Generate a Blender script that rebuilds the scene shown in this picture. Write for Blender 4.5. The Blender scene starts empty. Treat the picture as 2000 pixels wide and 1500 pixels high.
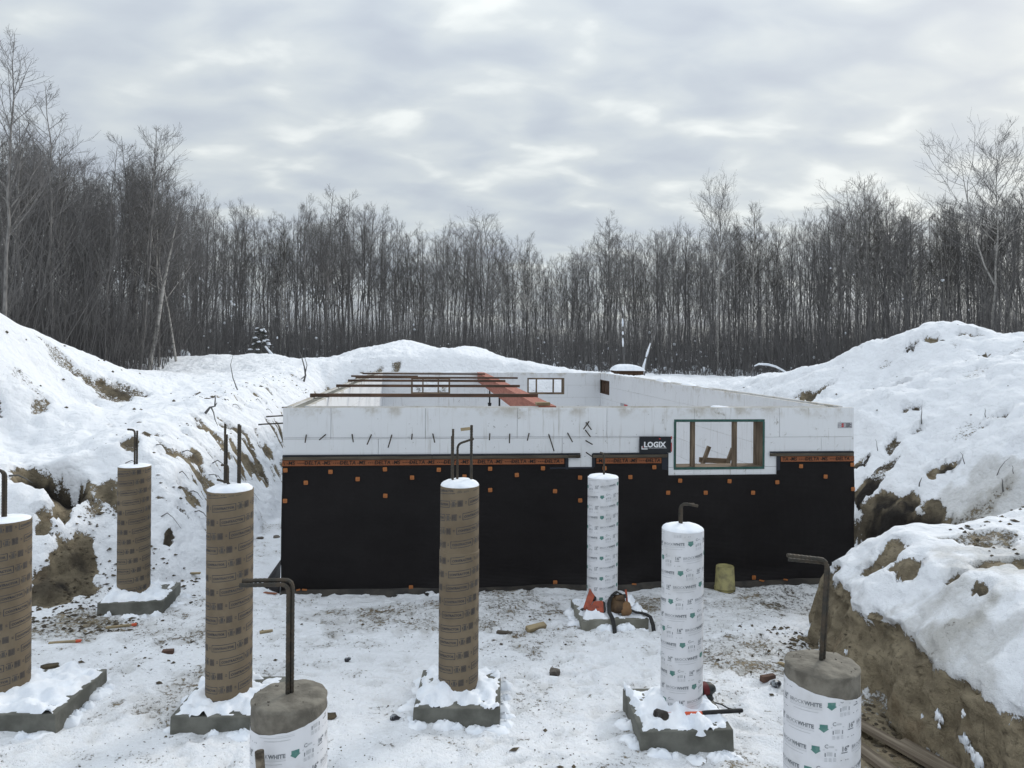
import bpy, math, random
import numpy as np
from mathutils import Matrix, Vector, noise as mnoise
R = math.radians
SC = bpy.context.scene
COL = SC.collection
rng = np.random.default_rng(7)
random.seed(7)

# ------------------------------------------------------------------ camera
CAMZ = 3.2; F = 1455.0; ROLL = R(.46); HY = 682.0
cam_d = bpy.data.cameras.new('camera'); cam = bpy.data.objects.new('camera', cam_d); COL.objects.link(cam)
cam_d.sensor_width = 36; cam_d.lens = F/2000*36
cam_d.shift_y = -(750-HY)/2000
cam_d.clip_start = .05; cam_d.clip_end = 3000
cam.matrix_world = Matrix.Translation((0, 0, CAMZ)) @ Matrix.Rotation(R(90), 4, 'X') @ Matrix.Rotation(ROLL, 4, 'Z')
SC.camera = cam

# ------------------------------------------------------------------ world, sun, exposure
SUN_EL, SUN_AZ = R(27), R(42)          # azimuth from +Y towards +X
W = bpy.data.worlds.new('World'); SC.world = W; W.use_nodes = True
nt = W.node_tree; N = nt.nodes; L = nt.links; N.clear()
def wn(t, **k):
    n = N.new(t)
    for a, b in k.items(): setattr(n, a, b)
    return n
def wmath(op, a, b=None, c=None):
    n = wn('ShaderNodeMath', operation=op)
    for i, v in enumerate((a, b, c)):
        if v is None: continue
        if isinstance(v, (int, float)): n.inputs[i].default_value = v
        else: L.new(v, n.inputs[i])
    return n.outputs[0]
tc = wn('ShaderNodeTexCoord'); sp = wn('ShaderNodeSeparateXYZ'); L.new(tc.outputs['Generated'], sp.inputs[0])
zz = wmath('ADD', wmath('ABSOLUTE', sp.outputs[2]), .26)
px_ = wmath('DIVIDE', sp.outputs[0], zz); py_ = wmath('DIVIDE', sp.outputs[1], zz)
cb = wn('ShaderNodeCombineXYZ'); L.new(px_, cb.inputs[0]); L.new(py_, cb.inputs[1])
mp = wn('ShaderNodeMapping'); mp.inputs['Rotation'].default_value = (0, 0, R(-35)); mp.inputs['Scale'].default_value = (.80, 1.15, 1); mp.inputs['Location'].default_value = (3.1, 1.7, 0)
L.new(cb.outputs[0], mp.inputs[0])
n1 = wn('ShaderNodeTexNoise'); n1.inputs['Scale'].default_value = 6.2; n1.inputs['Detail'].default_value = 5; n1.inputs['Roughness'].default_value = .42; n1.inputs['Distortion'].default_value = .25
n2 = wn('ShaderNodeTexNoise'); n2.inputs['Scale'].default_value = .9; n2.inputs['Detail'].default_value = 3
L.new(mp.outputs[0], n1.inputs['Vector']); L.new(mp.outputs[0], n2.inputs['Vector'])
dt = wn('ShaderNodeVectorMath', operation='DOT_PRODUCT'); L.new(tc.outputs['Generated'], dt.inputs[0])
dt.inputs[1].default_value = (math.sin(SUN_AZ)*math.cos(SUN_EL), math.cos(SUN_AZ)*math.cos(SUN_EL), math.sin(SUN_EL))
glow = wmath('POWER', wmath('MAXIMUM', dt.outputs['Value'], 0.0), 3.0)       # thinner, brighter cloud round the veiled sun
f = wmath('ADD', wmath('ADD', wmath('MULTIPLY', n1.outputs[0], .60), wmath('MULTIPLY', n2.outputs[0], .40)), wmath('MULTIPLY', glow, .11))
cr = wn('ShaderNodeValToRGB'); e = cr.color_ramp.elements
e[0].position = .36; e[0].color = (.46, .505, .575, 1)
e[1].position = .90; e[1].color = (.92, .945, .93, 1)
for p_, c_ in ((.50, (.535, .585, .635, 1)), (.60, (.62, .665, .685, 1)), (.68, (.80, .835, .825, 1))):
    q = cr.color_ramp.elements.new(p_); q.color = c_
L.new(f, cr.inputs[0])
# an overcast sky is brighter overhead than at the horizon (CIE overcast law, softened)
lum = wmath('ADD', wmath('MULTIPLY', wmath('POWER', wmath('ABSOLUTE', sp.outputs[2]), 2.4), 1.45), .95)
sky = wn('ShaderNodeTexSky', sky_type='NISHITA'); sky.sun_disc = False; sky.sun_elevation = SUN_EL; sky.sun_rotation = SUN_AZ
cs = wn('ShaderNodeVectorMath', operation='SCALE'); L.new(cr.outputs[0], cs.inputs[0]); L.new(wmath('MULTIPLY', lum, 9.9), cs.inputs['Scale'])
mx = wn('ShaderNodeMix', data_type='RGBA'); mx.inputs[0].default_value = .93
L.new(sky.outputs[0], mx.inputs[6]); L.new(cs.outputs[0], mx.inputs[7])
bg = wn('ShaderNodeBackground'); bg.inputs[1].default_value = .1; L.new(mx.outputs[2], bg.inputs[0])
ow = wn('ShaderNodeOutputWorld'); L.new(bg.outputs[0], ow.inputs[0])

sd = bpy.data.lights.new('sun', 'SUN'); sd.energy = 1.5; sd.angle = R(14); sd.color = (1, .95, .88)
so = bpy.data.objects.new('sun', sd); COL.objects.link(so)
so.rotation_euler = Vector((-dt.inputs[1].default_value[0], -dt.inputs[1].default_value[1], -dt.inputs[1].default_value[2])).to_track_quat('-Z', 'Y').to_euler()
so.location = (20, 20, 30)
VS = SC.view_settings; VS.view_transform = 'Standard'; VS.look = 'None'; VS.exposure = .18; VS.gamma = 1

# ------------------------------------------------------------------ ray helpers (survey of the place)
_r = np.array([math.cos(ROLL), 0, math.sin(ROLL)]); _u = np.array([-math.sin(ROLL), 0, math.cos(ROLL)]); _c = np.array([0, 0, CAMZ])
def ray(x, y): return np.array([0, 1., 0]) + (x-1000)/F*_r + (HY-y)/F*_u
def P(x, y, D): return _c + D*ray(x, y)
def PZ(x, y, z):
    d = ray(x, y); return _c + d*(z-CAMZ)/d[2]

# ------------------------------------------------------------------ noise
def _h(ix, iy, iz, s):
    with np.errstate(over='ignore'):
        h = ix.astype(np.int32).view(np.uint32)*np.uint32(374761393)+iy.astype(np.int32).view(np.uint32)*np.uint32(668265263)+iz.astype(np.int32).view(np.uint32)*np.uint32(2147483647)+np.uint32(s*974634777 & 0xffffffff)
        h ^= h >> np.uint32(13); h *= np.uint32(1274126177); h ^= h >> np.uint32(16); h *= np.uint32(2246822519); h ^= h >> np.uint32(15)
    return (h & np.uint32(0xffffff)).astype(np.float32)*(1/16777215.)
def sn(x, y, z=0., s=0, o=3):
    return mnoise.fractal(Vector((x+s*7.31, y-s*3.17, z+s*1.93)), 1., 2., o)*1.3
def vnoise(x, y, z=None, s=0):
    x = np.asarray(x, float); y = np.asarray(y, float)
    ix = np.floor(x); iy = np.floor(y); fx = x-ix; fy = y-iy
    fx = fx*fx*fx*(fx*(fx*6-15)+10); fy = fy*fy*fy*(fy*(fy*6-15)+10)
    if z is None:
        z0 = np.zeros_like(ix)
        a = _h(ix, iy, z0, s); b = _h(ix+1, iy, z0, s); c = _h(ix, iy+1, z0, s); d = _h(ix+1, iy+1, z0, s)
        return 2*((a*(1-fx)+b*fx)*(1-fy)+(c*(1-fx)+d*fx)*fy)-1
    z = np.asarray(z, float); iz = np.floor(z); fz = z-iz; fz = fz*fz*(3-2*fz)
    o = 0
    for k, wz in ((0, 1-fz), (1, fz)):
        a = _h(ix, iy, iz+k, s); b = _h(ix+1, iy, iz+k, s); c = _h(ix, iy+1, iz+k, s); d = _h(ix+1, iy+1, iz+k, s)
        o = o + wz*((a*(1-fx)+b*fx)*(1-fy)+(c*(1-fx)+d*fx)*fy)
    return 2*o-1
def fbm(x, y, z=None, o=4, s=0, g=.5):
    t = 0; a = 1.; n = 0; k = 1.
    for i in range(o):
        t = t + a*vnoise(x*k+i*17.3, y*k-i*9.1, None if z is None else z*k+i*3.7, s+i); n += a; a *= g; k *= 2.03
    return t/n*1.5
def pillow(x, y, s=0, soft=.9):
    """rounded snow-covered clods: 1 on a clod's top, 0 in the gaps"""
    ix = np.floor(x); iy = np.floor(y); m = np.full(x.shape, 9.)
    z0 = np.zeros_like(ix)
    for a in (-1, 0, 1):
        for b in (-1, 0, 1):
            cx = ix+a+_h(ix+a, iy+b, z0, s); cy = iy+b+_h(ix+a, iy+b, z0, s+5)
            rr = .6+.6*_h(ix+a, iy+b, z0, s+9)
            m = np.minimum(m, ((x-cx)**2+(y-cy)**2)/(rr*rr))
    return np.sqrt(np.clip(1-m/soft, 0, 1))
def ss(a, b, x):
    t = np.clip((x-a)/(b-a), 0, 1); return t*t*(3-2*t)

# ------------------------------------------------------------------ mesh helpers
def np_mesh(name, v, q, smooth=True):
    v = np.asarray(v, np.float32); q = np.asarray(q, np.int32)
    me = bpy.data.meshes.new(name); k = q.shape[1]
    me.vertices.add(len(v)); me.vertices.foreach_set('co', v.ravel())
    me.loops.add(q.size); me.loops.foreach_set('vertex_index', q.ravel())
    me.polygons.add(len(q)); me.polygons.foreach_set('loop_start', np.arange(0, q.size, k, dtype=np.int32))
    me.update(calc_edges=True)
    me.polygons.foreach_set('use_smooth', np.full(len(q), smooth))
    return me
class MB:
    def __init__(s): s.v = []; s.f = []; s.sm = []; s.n = 0
    def add(s, v, f, smooth=False):
        v = [tuple(map(float, p)) for p in v]
        s.v += v; s.f += [tuple(int(i)+s.n for i in q) for q in f]; s.sm += [smooth]*len(f); s.n += len(v); return s
    def box(s, c, d, M=None, jit=0):
        x, y, z = d[0]/2, d[1]/2, d[2]/2
        v = np.array([(-x, -y, -z), (x, -y, -z), (x, y, -z), (-x, y, -z), (-x, -y, z), (x, -y, z), (x, y, z), (-x, y, z)])
        if jit: v = v+rng.uniform(-jit, jit, v.shape)
        if M is not None: v = v @ np.array(M.to_3x3()).T
        return s.add(v+np.array(c), [(3, 2, 1, 0), (4, 5, 6, 7), (0, 1, 5, 4), (1, 2, 6, 5), (2, 3, 7, 6), (3, 0, 4, 7)])
    def span(s, a, b):
        a = np.array(a, float); b = np.array(b, float); return s.box((a+b)/2, np.abs(b-a))
    def bar(s, a, b, w, h, up=(0, 0, 1)):
        a = Vector(a); b = Vector(b); x = (b-a).normalized(); y = Vector(up).cross(x)
        if y.length < 1e-4: y = Vector((0, 1, 0)).cross(x)
        y.normalize(); z = x.cross(y); M = Matrix((x, y, z)).transposed()
        return s.box((a+b)/2, ((b-a).length, w, h), M)
    def tube(s, path, r, sides=8, cap=True, smooth=True):
        p = [Vector(q) for q in path]; n = len(p); rr = r if hasattr(r, '__len__') else [r]*n
        v = []; A = None
        for i in range(n):
            t = (p[min(i+1, n-1)]-p[max(i-1, 0)]).normalized()
            if A is None:
                A = t.cross(Vector((0, 0, 1)) if abs(t.z) < .9 else Vector((1, 0, 0))).normalized()
            else: A = (A-t*A.dot(t)).normalized()
            B = t.cross(A)
            for k in range(sides):
                a = 2*math.pi*k/sides; v.append(p[i]+(A*math.cos(a)+B*math.sin(a))*rr[i])
        f = [(i*sides+k, i*sides+(k+1) % sides, (i+1)*sides+(k+1) % sides, (i+1)*sides+k) for i in range(n-1) for k in range(sides)]
        s.add(v, f, smooth)
        if cap:
            s.add(v[:sides], [tuple(range(sides))[::-1]]); s.add(v[-sides:], [tuple(range(sides))])
        return s
    def lathe(s, prof, seg=32, c=(0, 0, 0), smooth=True):
        v = []; m = len(prof)
        for i in range(seg):
            a = 2*math.pi*i/seg
            for r_, z_ in prof: v.append((c[0]+r_*math.cos(a), c[1]+r_*math.sin(a), c[2]+z_))
        f = [(i*m+j, ((i+1) % seg)*m+j, ((i+1) % seg)*m+j+1, i*m+j+1) for i in range(seg) for j in range(m-1)]
        return s.add(v, f, smooth)
    def prism(s, pts, depth, M=None, c=(0, 0, 0)):
        """outline in local x,z ; thickness along y"""
        n = len(pts); v = np.array([(a, -depth/2, b) for a, b in pts]+[(a, depth/2, b) for a, b in pts])
        if M is not None: v = v @ np.array(M.to_3x3()).T
        f = [tuple(range(n)), tuple(range(2*n-1, n-1, -1))]+[(i, i+n, (i+1) % n+n, (i+1) % n) for i in range(n)]
        return s.add(v+np.array(c), f)
    def mesh(s, name):
        me = bpy.data.meshes.new(name); me.from_pydata(s.v, [], s.f); me.update()
        me.polygons.foreach_set('use_smooth', s.sm); return me
def link(name, me, mat=None, parent=None, bevel=0):
    o = bpy.data.objects.new(name, me); COL.objects.link(o)
    if mat is not None and me is not None and not me.materials: me.materials.append(mat)
    if parent is not None: o.parent = parent
    if bevel:
        b = o.modifiers.new('bevel', 'BEVEL'); b.width = bevel; b.segments = 2; b.limit_method = 'ANGLE'
    return o
def build(mb, name, mat, parent=None, bevel=0): return link(name, mb.mesh(name), mat, parent, bevel)
def tag(o, label, cat, group=None, kind=None):
    o['label'] = label; o['category'] = cat
    if group: o['group'] = group
    if kind: o['kind'] = kind
    return o
def thing(name, label, cat, loc, rz=0, group=None):
    o = link(name, None); o.location = tuple(map(float, loc)); o.rotation_euler = (0, 0, rz); o.empty_display_size = .1
    return tag(o, label, cat, group)

# ------------------------------------------------------------------ materials
def newmat(name):
    m = bpy.data.materials.new(name); m.use_nodes = True; n = m.node_tree.nodes; return m, n, m.node_tree.links, n['Principled BSDF']
def _noise(n, l, vec, scale, detail=4, rough=.55, dist=0):
    t = n.new('ShaderNodeTexNoise'); t.inputs['Scale'].default_value = scale; t.inputs['Detail'].default_value = detail
    t.inputs['Roughness'].default_value = rough; t.inputs['Distortion'].default_value = dist; l.new(vec, t.inputs['Vector']); return t.outputs[0]
def _map(n, l, v, a, b, c=0., d=1., smooth=True):
    t = n.new('ShaderNodeMapRange'); t.interpolation_type = 'SMOOTHSTEP' if smooth else 'LINEAR'
    l.new(v, t.inputs[0])
    for i, q in enumerate((a, b, c, d)): t.inputs[i+1].default_value = q
    return t.outputs[0]
def _mix(n, l, f, a, b):
    t = n.new('ShaderNodeMix'); t.data_type = 'RGBA'
    for i, q in ((0, f), (6, a), (7, b)):
        if isinstance(q, (int, float)): t.inputs[i].default_value = q
        elif isinstance(q, tuple): t.inputs[i].default_value = (*q, 1)
        else: l.new(q, t.inputs[i])
    return t.outputs[2]
def _math(n, l, op, a, b=0.):
    t = n.new('ShaderNodeMath'); t.operation = op
    for i, q in enumerate((a, b)):
        if isinstance(q, (int, float)): t.inputs[i].default_value = q
        else: l.new(q, t.inputs[i])
    return t.outputs[0]
def _bump(n, l, bs, h, st, dist=.02):
    b = n.new('ShaderNodeBump'); b.inputs['Strength'].default_value = st; b.inputs['Distance'].default_value = dist
    l.new(h, b.inputs['Height']); l.new(b.outputs[0], bs.inputs['Normal'])
def pm(name, c1, c2=None, scale=8, rough=.7, bump=.2, bscale=None, metal=0, lo=.35, hi=.65, stretch=None, spec=.3):
    m, n, l, bs = newmat(name); c2 = c2 or tuple(x*.7 for x in c1)
    t = n.new('ShaderNodeTexCoord'); v = t.outputs['Object']
    if stretch:
        mp = n.new('ShaderNodeMapping'); mp.inputs['Scale'].default_value = stretch; l.new(v, mp.inputs[0]); v = mp.outputs[0]
    a = _noise(n, l, v, scale, 6)
    l.new(_mix(n, l, _map(n, l, a, lo, hi), c1, c2), bs.inputs['Base Color'])
    bs.inputs['Roughness'].default_value = rough; bs.inputs['Metallic'].default_value = metal; bs.inputs['Specular IOR Level'].default_value = spec
    if bump: _bump(n, l, bs, _noise(n, l, v, bscale or scale*4, 5), bump, .01)
    return m
SNOWC = (.85, .87, .905)
M = {}
M['snow'] = pm('snow_loose', SNOWC, (.74, .78, .84), 6, .85, .5, 30)
M['rebar'] = pm('rebar_steel', (.050, .048, .042), (.080, .064, .048), 25, .65, .4, 90, .5)
M['concrete'] = pm('concrete_grey', (.20, .195, .17), (.11, .105, .09), 5, .9, .5, 40)
M['concrete_wet'] = pm('concrete_fresh', (.195, .180, .150), (.11, .10, .083), 10, .85, .8, 34)
M['footing'] = pm('footing_concrete', (.165, .165, .145), (.095, .095, .082), 4, .85, .4, 30)
M['footing_pale'] = pm('footing_concrete_pale', (.24, .235, .20), (.15, .145, .12), 4, .85, .4, 30)
M['wood'] = pm('weathered_wood', (.20, .145, .095), (.09, .065, .045), 3, .8, .3, 20, stretch=(1, 8, 8))
M['board_wood'] = pm('weathered_board', (.24, .20, .15), (.12, .095, .07), 2.5, .8, .35, 14, stretch=(.6, 9, 9))
M['woodz'] = pm('weathered_wood_upright', (.19, .145, .10), (.10, .075, .052), 3, .8, .3, 20, stretch=(8, 8, 1))
M['wood_grey'] = pm('grey_batten_wood', (.10, .085, .065), (.06, .05, .038), 3, .8, .2, 20, stretch=(1, 8, 8))
M['wood_dark'] = pm('dark_board_wood', (.10, .055, .03), (.045, .026, .016), 5, .8, .3, 20, stretch=(8, 8, 1))
M['wood_pale'] = pm('pale_wood', (.34, .27, .16), (.20, .16, .10), 6, .8, .3, 20)
M['brown'] = pm('kraft_paper', (.185, .146, .098), (.140, .107, .070), 2.2, .75, .12, 40)
M['brown_ink'] = pm('kraft_ink', (.042, .044, .055), (.075, .072, .074), 30, .8, 0)
M['brown_ink2'] = pm('kraft_ink_pale', (.075, .070, .066), (.10, .088, .075), 40, .8, 0)
M['white'] = pm('white_tube_paper', (.68, .69, .72), (.52, .52, .52), 4, .5, .08, 30, lo=.45, hi=.85)
M['ink'] = pm('tube_ink_grey', (.15, .165, .18), (.24, .255, .27), 30, .7, 0)
M['ink_pale'] = pm('tube_ink_pale', (.44, .46, .48), (.52, .53, .55), 30, .7, 0)
M['green'] = pm('badge_green', (.07, .19, .17), (.13, .25, .22), 40, .7, 0)
M['orange'] = pm('orange_plastic', (.40, .15, .045), (.32, .115, .038), 20, .5, .1, 60)
M['orange_strip'] = pm('orange_strip_print', (.30, .10, .035), (.19, .065, .03), 120, .55, .3, 110)
M['black_print'] = pm('black_print', (.012, .010, .010), (.02, .015, .013), 20, .6, 0)
M['tape'] = pm('dark_tape', (.014, .017, .026), (.02, .022, .03), 4, .4, .1, 20)
M['green_tape'] = pm('green_tape', (.022, .075, .062), (.04, .10, .085), 14, .6, .2, 40)
M['sign_black'] = pm('sign_black', (.012, .014, .018), (.016, .018, .022), 4, .4, 0)
M['sign_white'] = pm('sign_white', (.75, .76, .78), (.70, .71, .73), 4, .6, 0)
M['red'] = pm('red_print', (.50, .045, .05), (.40, .04, .045), 9, .6, 0)
M['sticker'] = pm('grey_sticker', (.42, .42, .44), (.30, .30, .32), 40, .6, 0)
M['beam'] = pm('red_primer_steel', (.36, .14, .10), (.27, .10, .07), 3, .75, .1, 20, stretch=(8, 1, 8))
M['post'] = pm('black_paint_steel', (.012, .012, .014), (.02, .02, .022), 8, .45, .1)
M['plank'] = pm('roof_plank_wood', (.115, .068, .045), (.06, .04, .03), 2, .8, .2, 18, stretch=(1, 8, 8))
M['pail'] = pm('dirty_yellow_plastic', (.30, .27, .12), (.16, .14, .075), 9, .6, .2, 20, lo=.4, hi=.7)
M['tool_orange'] = pm('tool_orange', (.36, .075, .035), (.22, .05, .028), 12, .5, .1)
M['rubber'] = pm('black_rubber', (.013, .013, .014), (.025, .024, .023), 14, .7, .3)
M['leather'] = pm('brown_leather', (.12, .075, .04), (.055, .035, .022), 9, .75, .4, 50)
M['suede'] = pm('tan_leather', (.22, .125, .06), (.14, .08, .04), 9, .8, .3, 60)
M['tool_dark'] = pm('dark_tool_plastic', (.02, .024, .024), (.035, .035, .035), 12, .5, .2)
M['sledge_orange'] = pm('handle_orange', (.62, .10, .04), (.5, .09, .04), 12, .5, .1)
M['steel'] = pm('worn_steel', (.075, .068, .062), (.04, .035, .032), 12, .55, .3, metal=.6)
M['bark'] = pm('bark_grey', (.23, .22, .21), (.115, .111, .107), 3, .9, .4, 14, stretch=(3, 3, 1))
M['bark_pale'] = pm('bark_pale', (.40, .385, .36), (.11, .105, .10), 3.5, .85, .3, 14, lo=.45, hi=.75, stretch=(1, 1, 2.2))
M['bark_dark'] = pm('bark_dark', (.145, .140, .137), (.09, .088, .087), 3, .9, .4, 14, stretch=(3, 3, 1))
M['twig'] = pm('twig_bark', (.195, .188, .184), (.125, .121, .12), 2, .9, 0)
M['twig_pale'] = pm('twig_bark_pale', (.12, .112, .10), (.065, .06, .055), 2, .9, 0)
M['needle'] = pm('spruce_needles', (.06, .065, .058), (.10, .10, .09), 5, .9, 0)
M['rock'] = pm('rock', (.14, .125, .105), (.07, .06, .05), 9, .85, .5, 30)
M['soil'] = pm('soil_clod', (.05, .042, .032), (.10, .08, .052), 9, .95, .6, 40)
M['brick'] = pm('brown_block', (.12, .07, .05), (.075, .045, .035), 20, .85, .4)
M['plastic_clear'] = pm('crumpled_film', (.25, .27, .29), (.02, .02, .025), 18, .3, .3, lo=.42, hi=.55)

def foam_material():
    m, n, l, bs = newmat('white_foam'); t = n.new('ShaderNodeTexCoord'); g = n.new('ShaderNodeNewGeometry')
    oi = n.new('ShaderNodeObjectInfo')
    v = g.outputs['Position']
    big = _noise(n, l, v, .9, 4); mid = _noise(n, l, v, 3.2, 6, .65)
    st = n.new('ShaderNodeMapping'); st.inputs['Scale'].default_value = (22, 22, 1.1); l.new(v, st.inputs[0])
    streak = _noise(n, l, st.outputs[0], 1, 4, .7)
    blot = _noise(n, l, v, 7, 6, .75, .6)
    sm = _math(n, l, 'MULTIPLY', _map(n, l, streak, .54, .74), _map(n, l, big, .38, .58))
    gr = _math(n, l, 'MULTIPLY', _map(n, l, blot, .57, .70), _map(n, l, mid, .47, .62))
    sz = n.new('ShaderNodeSeparateXYZ'); l.new(v, sz.inputs[0])
    rim = _math(n, l, 'MULTIPLY', _map(n, l, sz.outputs[2], 2.22, 2.42), _map(n, l, mid, .45, .7))
    c = _mix(n, l, _map(n, l, oi.outputs['Random'], 0, 1, 0, .45, False), (.71, .725, .745), (.655, .67, .69))
    c = _mix(n, l, _math(n, l, 'MULTIPLY', sm, .60), c, (.30, .27, .22))
    c = _mix(n, l, _math(n, l, 'MULTIPLY', gr, .9), c, (.22, .20, .16))
    c = _mix(n, l, _math(n, l, 'MULTIPLY', rim, .75), c, (.36, .32, .25))
    sn_ = n.new('ShaderNodeSeparateXYZ'); l.new(g.outputs['Normal'], sn_.inputs[0])
    c = _mix(n, l, _math(n, l, 'MULTIPLY', _map(n, l, sn_.outputs[2], .6, .8), _map(n, l, mid, .3, .6, .45, .95)), c, (.33, .295, .235))
    dots = _noise(n, l, v, 19, 3, .5); c = _mix(n, l, _math(n, l, 'MULTIPLY', _map(n, l, dots, .71, .75), _map(n, l, big, .40, .6, .2, .8)), c, (.12, .11, .10))
    l.new(c, bs.inputs['Base Color']); bs.inputs['Roughness'].default_value = .8
    _bump(n, l, bs, _noise(n, l, v, 60, 3), .12, .005)
    return m
M['foam'] = foam_material()
def membrane_material():
    m, n, l, bs = newmat('dimpled_membrane'); t = n.new('ShaderNodeTexCoord'); v = t.outputs['Object']
    mp = n.new('ShaderNodeMapping'); mp.inputs['Rotation'].default_value = (0, R(45), 0); l.new(v, mp.inputs[0])
    s = n.new('ShaderNodeSeparateXYZ'); l.new(mp.outputs[0], s.inputs[0]); k = 2*math.pi/.024
    h = _math(n, l, 'MULTIPLY', _math(n, l, 'SINE', _math(n, l, 'MULTIPLY', s.outputs[0], k)), _math(n, l, 'SINE', _math(n, l, 'MULTIPLY', s.outputs[2], k)))
    big = _noise(n, l, v, .8, 4)
    l.new(_mix(n, l, _map(n, l, big, .35, .7), (.0062, .0048, .0052), (.0095, .0076, .0080)), bs.inputs['Base Color'])
    l.new(_map(n, l, _noise(n, l, v, 1.3, 5), .3, .7, .40, .62), bs.inputs['Roughness']); bs.inputs['Specular IOR Level'].default_value = .2
    _bump(n, l, bs, _math(n, l, 'ADD', h, _math(n, l, 'MULTIPLY', _noise(n, l, v, 3.5, 4), 5.)), .6, .005); return m
M['membrane'] = membrane_material()

def ground_material():
    m, n, l, bs = newmat('snow_and_soil'); g = n.new('ShaderNodeNewGeometry'); v = g.outputs['Position']
    def at(nm):
        a = n.new('ShaderNodeAttribute'); a.attribute_name = nm; return a.outputs['Fac']
    snow, grime, dark = at('snow'), at('grime'), at('dark')
    nf = _noise(n, l, v, 26, 6, .68); nm_ = _noise(n, l, v, 5.5, 5, .6); nx = _noise(n, l, v, 85, 3, .6)
    w = _math(n, l, 'ADD', _math(n, l, 'MULTIPLY', _math(n, l, 'SUBTRACT', nf, .5), 1.45), _math(n, l, 'MULTIPLY', _math(n, l, 'SUBTRACT', nm_, .5), .5))
    w = _math(n, l, 'ADD', w, _math(n, l, 'MULTIPLY', _math(n, l, 'SUBTRACT', nx, .5), .6))
    cov = _map(n, l, _math(n, l, 'ADD', snow, w), .42, .60)
    mp = n.new('ShaderNodeMapping'); mp.inputs['Scale'].default_value = (1, 1, 2.2); l.new(v, mp.inputs[0])
    s1 = _noise(n, l, mp.outputs[0], 3.4, 6, .6, .4); s2 = _noise(n, l, v, 17, 6, .65)
    soil = _mix(n, l, _map(n, l, s1, .32, .68), (.31, .26, .178), (.165, .135, .092))
    soil = _mix(n, l, _math(n, l, 'MULTIPLY', _map(n, l, s2, .52, .72), .7), soil, (.045, .034, .023))
    soil = _mix(n, l, _math(n, l, 'MULTIPLY', _map(n, l, _noise(n, l, v, 2.1, 3), .55, .7), .3), soil, (.20, .125, .07))
    soil = _mix(n, l, _map(n, l, _noise(n, l, v, 48, 5, .7), .50, .72, 0, .75), soil, (.30, .25, .165))
    soil = _mix(n, l, _map(n, l, _noise(n, l, mp.outputs[0], 8, 5, .7, 1.2), .58, .68, 0, .6), soil, (.05, .041, .03))
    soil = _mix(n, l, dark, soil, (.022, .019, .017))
    gn = _math(n, l, 'ADD', grime, _math(n, l, 'MULTIPLY', _math(n, l, 'SUBTRACT', nf, .5), .7))
    sn = _mix(n, l, _map(n, l, gn, .1, .95, 0, .8, False), SNOWC, (.40, .385, .35))
    l.new(_mix(n, l, cov, soil, sn), bs.inputs['Base Color'])
    bs.inputs['Roughness'].default_value = .9; bs.inputs['Specular IOR Level'].default_value = .2
    hh = _math(n, l, 'ADD', _math(n, l, 'MULTIPLY', nf, .6), _math(n, l, 'ADD', _math(n, l, 'MULTIPLY', cov, .35), _math(n, l, 'MULTIPLY', nx, .25)))
    vo = n.new('ShaderNodeTexVoronoi'); vo.feature = 'SMOOTH_F1'; vo.inputs['Scale'].default_value = 6.5; vo.inputs['Smoothness'].default_value = .35
    wv = n.new('ShaderNodeVectorMath'); wv.operation = 'ADD'; l.new(v, wv.inputs[0]); nw = n.new('ShaderNodeTexNoise'); nw.inputs['Scale'].default_value = 4; l.new(v, nw.inputs['Vector']); ws = n.new('ShaderNodeVectorMath'); ws.operation = 'SCALE'; ws.inputs['Scale'].default_value = .25; l.new(nw.outputs['Color'], ws.inputs[0]); l.new(ws.outputs[0], wv.inputs[1]); l.new(wv.outputs[0], vo.inputs['Vector'])
    hh = _math(n, l, 'SUBTRACT', hh, _math(n, l, 'MULTIPLY', vo.outputs['Distance'], .9))
    _bump(n, l, bs, hh, .8, .06)
    return m
M['ground'] = ground_material()

# ------------------------------------------------------------------ house frame
HX, HYAW, HW, HL, HT = np.array([-2.955, 9.63]), R(6.0), 7.80, 15.0, 2.42
ud = np.array([math.cos(HYAW), math.sin(HYAW)]); vd = np.array([-math.sin(HYAW), math.cos(HYAW)])
def HWp(u, v): return HX+u*ud+v*vd
def fpx(x, y, v=0.0):
    """where the sight line through a photo point meets the plane v = const of the house: (u, z)"""
    d = ray(x, y); t = (v+HX @ vd)/(d[:2] @ vd); p = _c+d*t
    return float((p[:2]-HX) @ ud), float(p[2])
def rpx(x, y, u):
    d = ray(x, y); t = (u+HX @ ud)/(d[:2] @ ud); p = _c+d*t
    return float((p[:2]-HX) @ vd), float(p[2])

# ------------------------------------------------------------------ terrain
POLY = np.array([(3.22, 2.2), (3.34, 4.6), (3.28, 6.2), (3.22, 7.4), (3.36, 8.3), (3.8, 8.9), (5.0, 9.05), (5.9, 9.4), (6.4, 10.0), (6.1, 10.75), (5.6, 11.3), (5.45, 13),
                 (4.0, 26.2), (-5.6, 25.4), (-4.45, 15), (-4.15, 12), (-4.1, 10.8), (-4.5, 10.1), (-5.2, 9.85), (-5.6, 9.15), (-6.5, 8.8), (-9, 8.2), (-9, 2.2)])
def poly_sd(x, y):
    d = np.full(x.shape, 1e9); ins = np.zeros(x.shape, bool); n = len(POLY)
    for i in range(n):
        a = POLY[i]; b = POLY[(i+1) % n]; e = b-a
        t = np.clip(((x-a[0])*e[0]+(y-a[1])*e[1])/(e @ e), 0, 1)
        d = np.minimum(d, (x-a[0]-t*e[0])**2+(y-a[1]-t*e[1])**2)
        c = ((a[1] > y) != (b[1] > y))
        with np.errstate(divide='ignore', invalid='ignore'):
            ins ^= c & (x < e[0]*(y-a[1])/(e[1] if e[1] else 1e-9)+a[0])
    return np.where(ins, -np.sqrt(d), np.sqrt(d))
G = []
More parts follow.
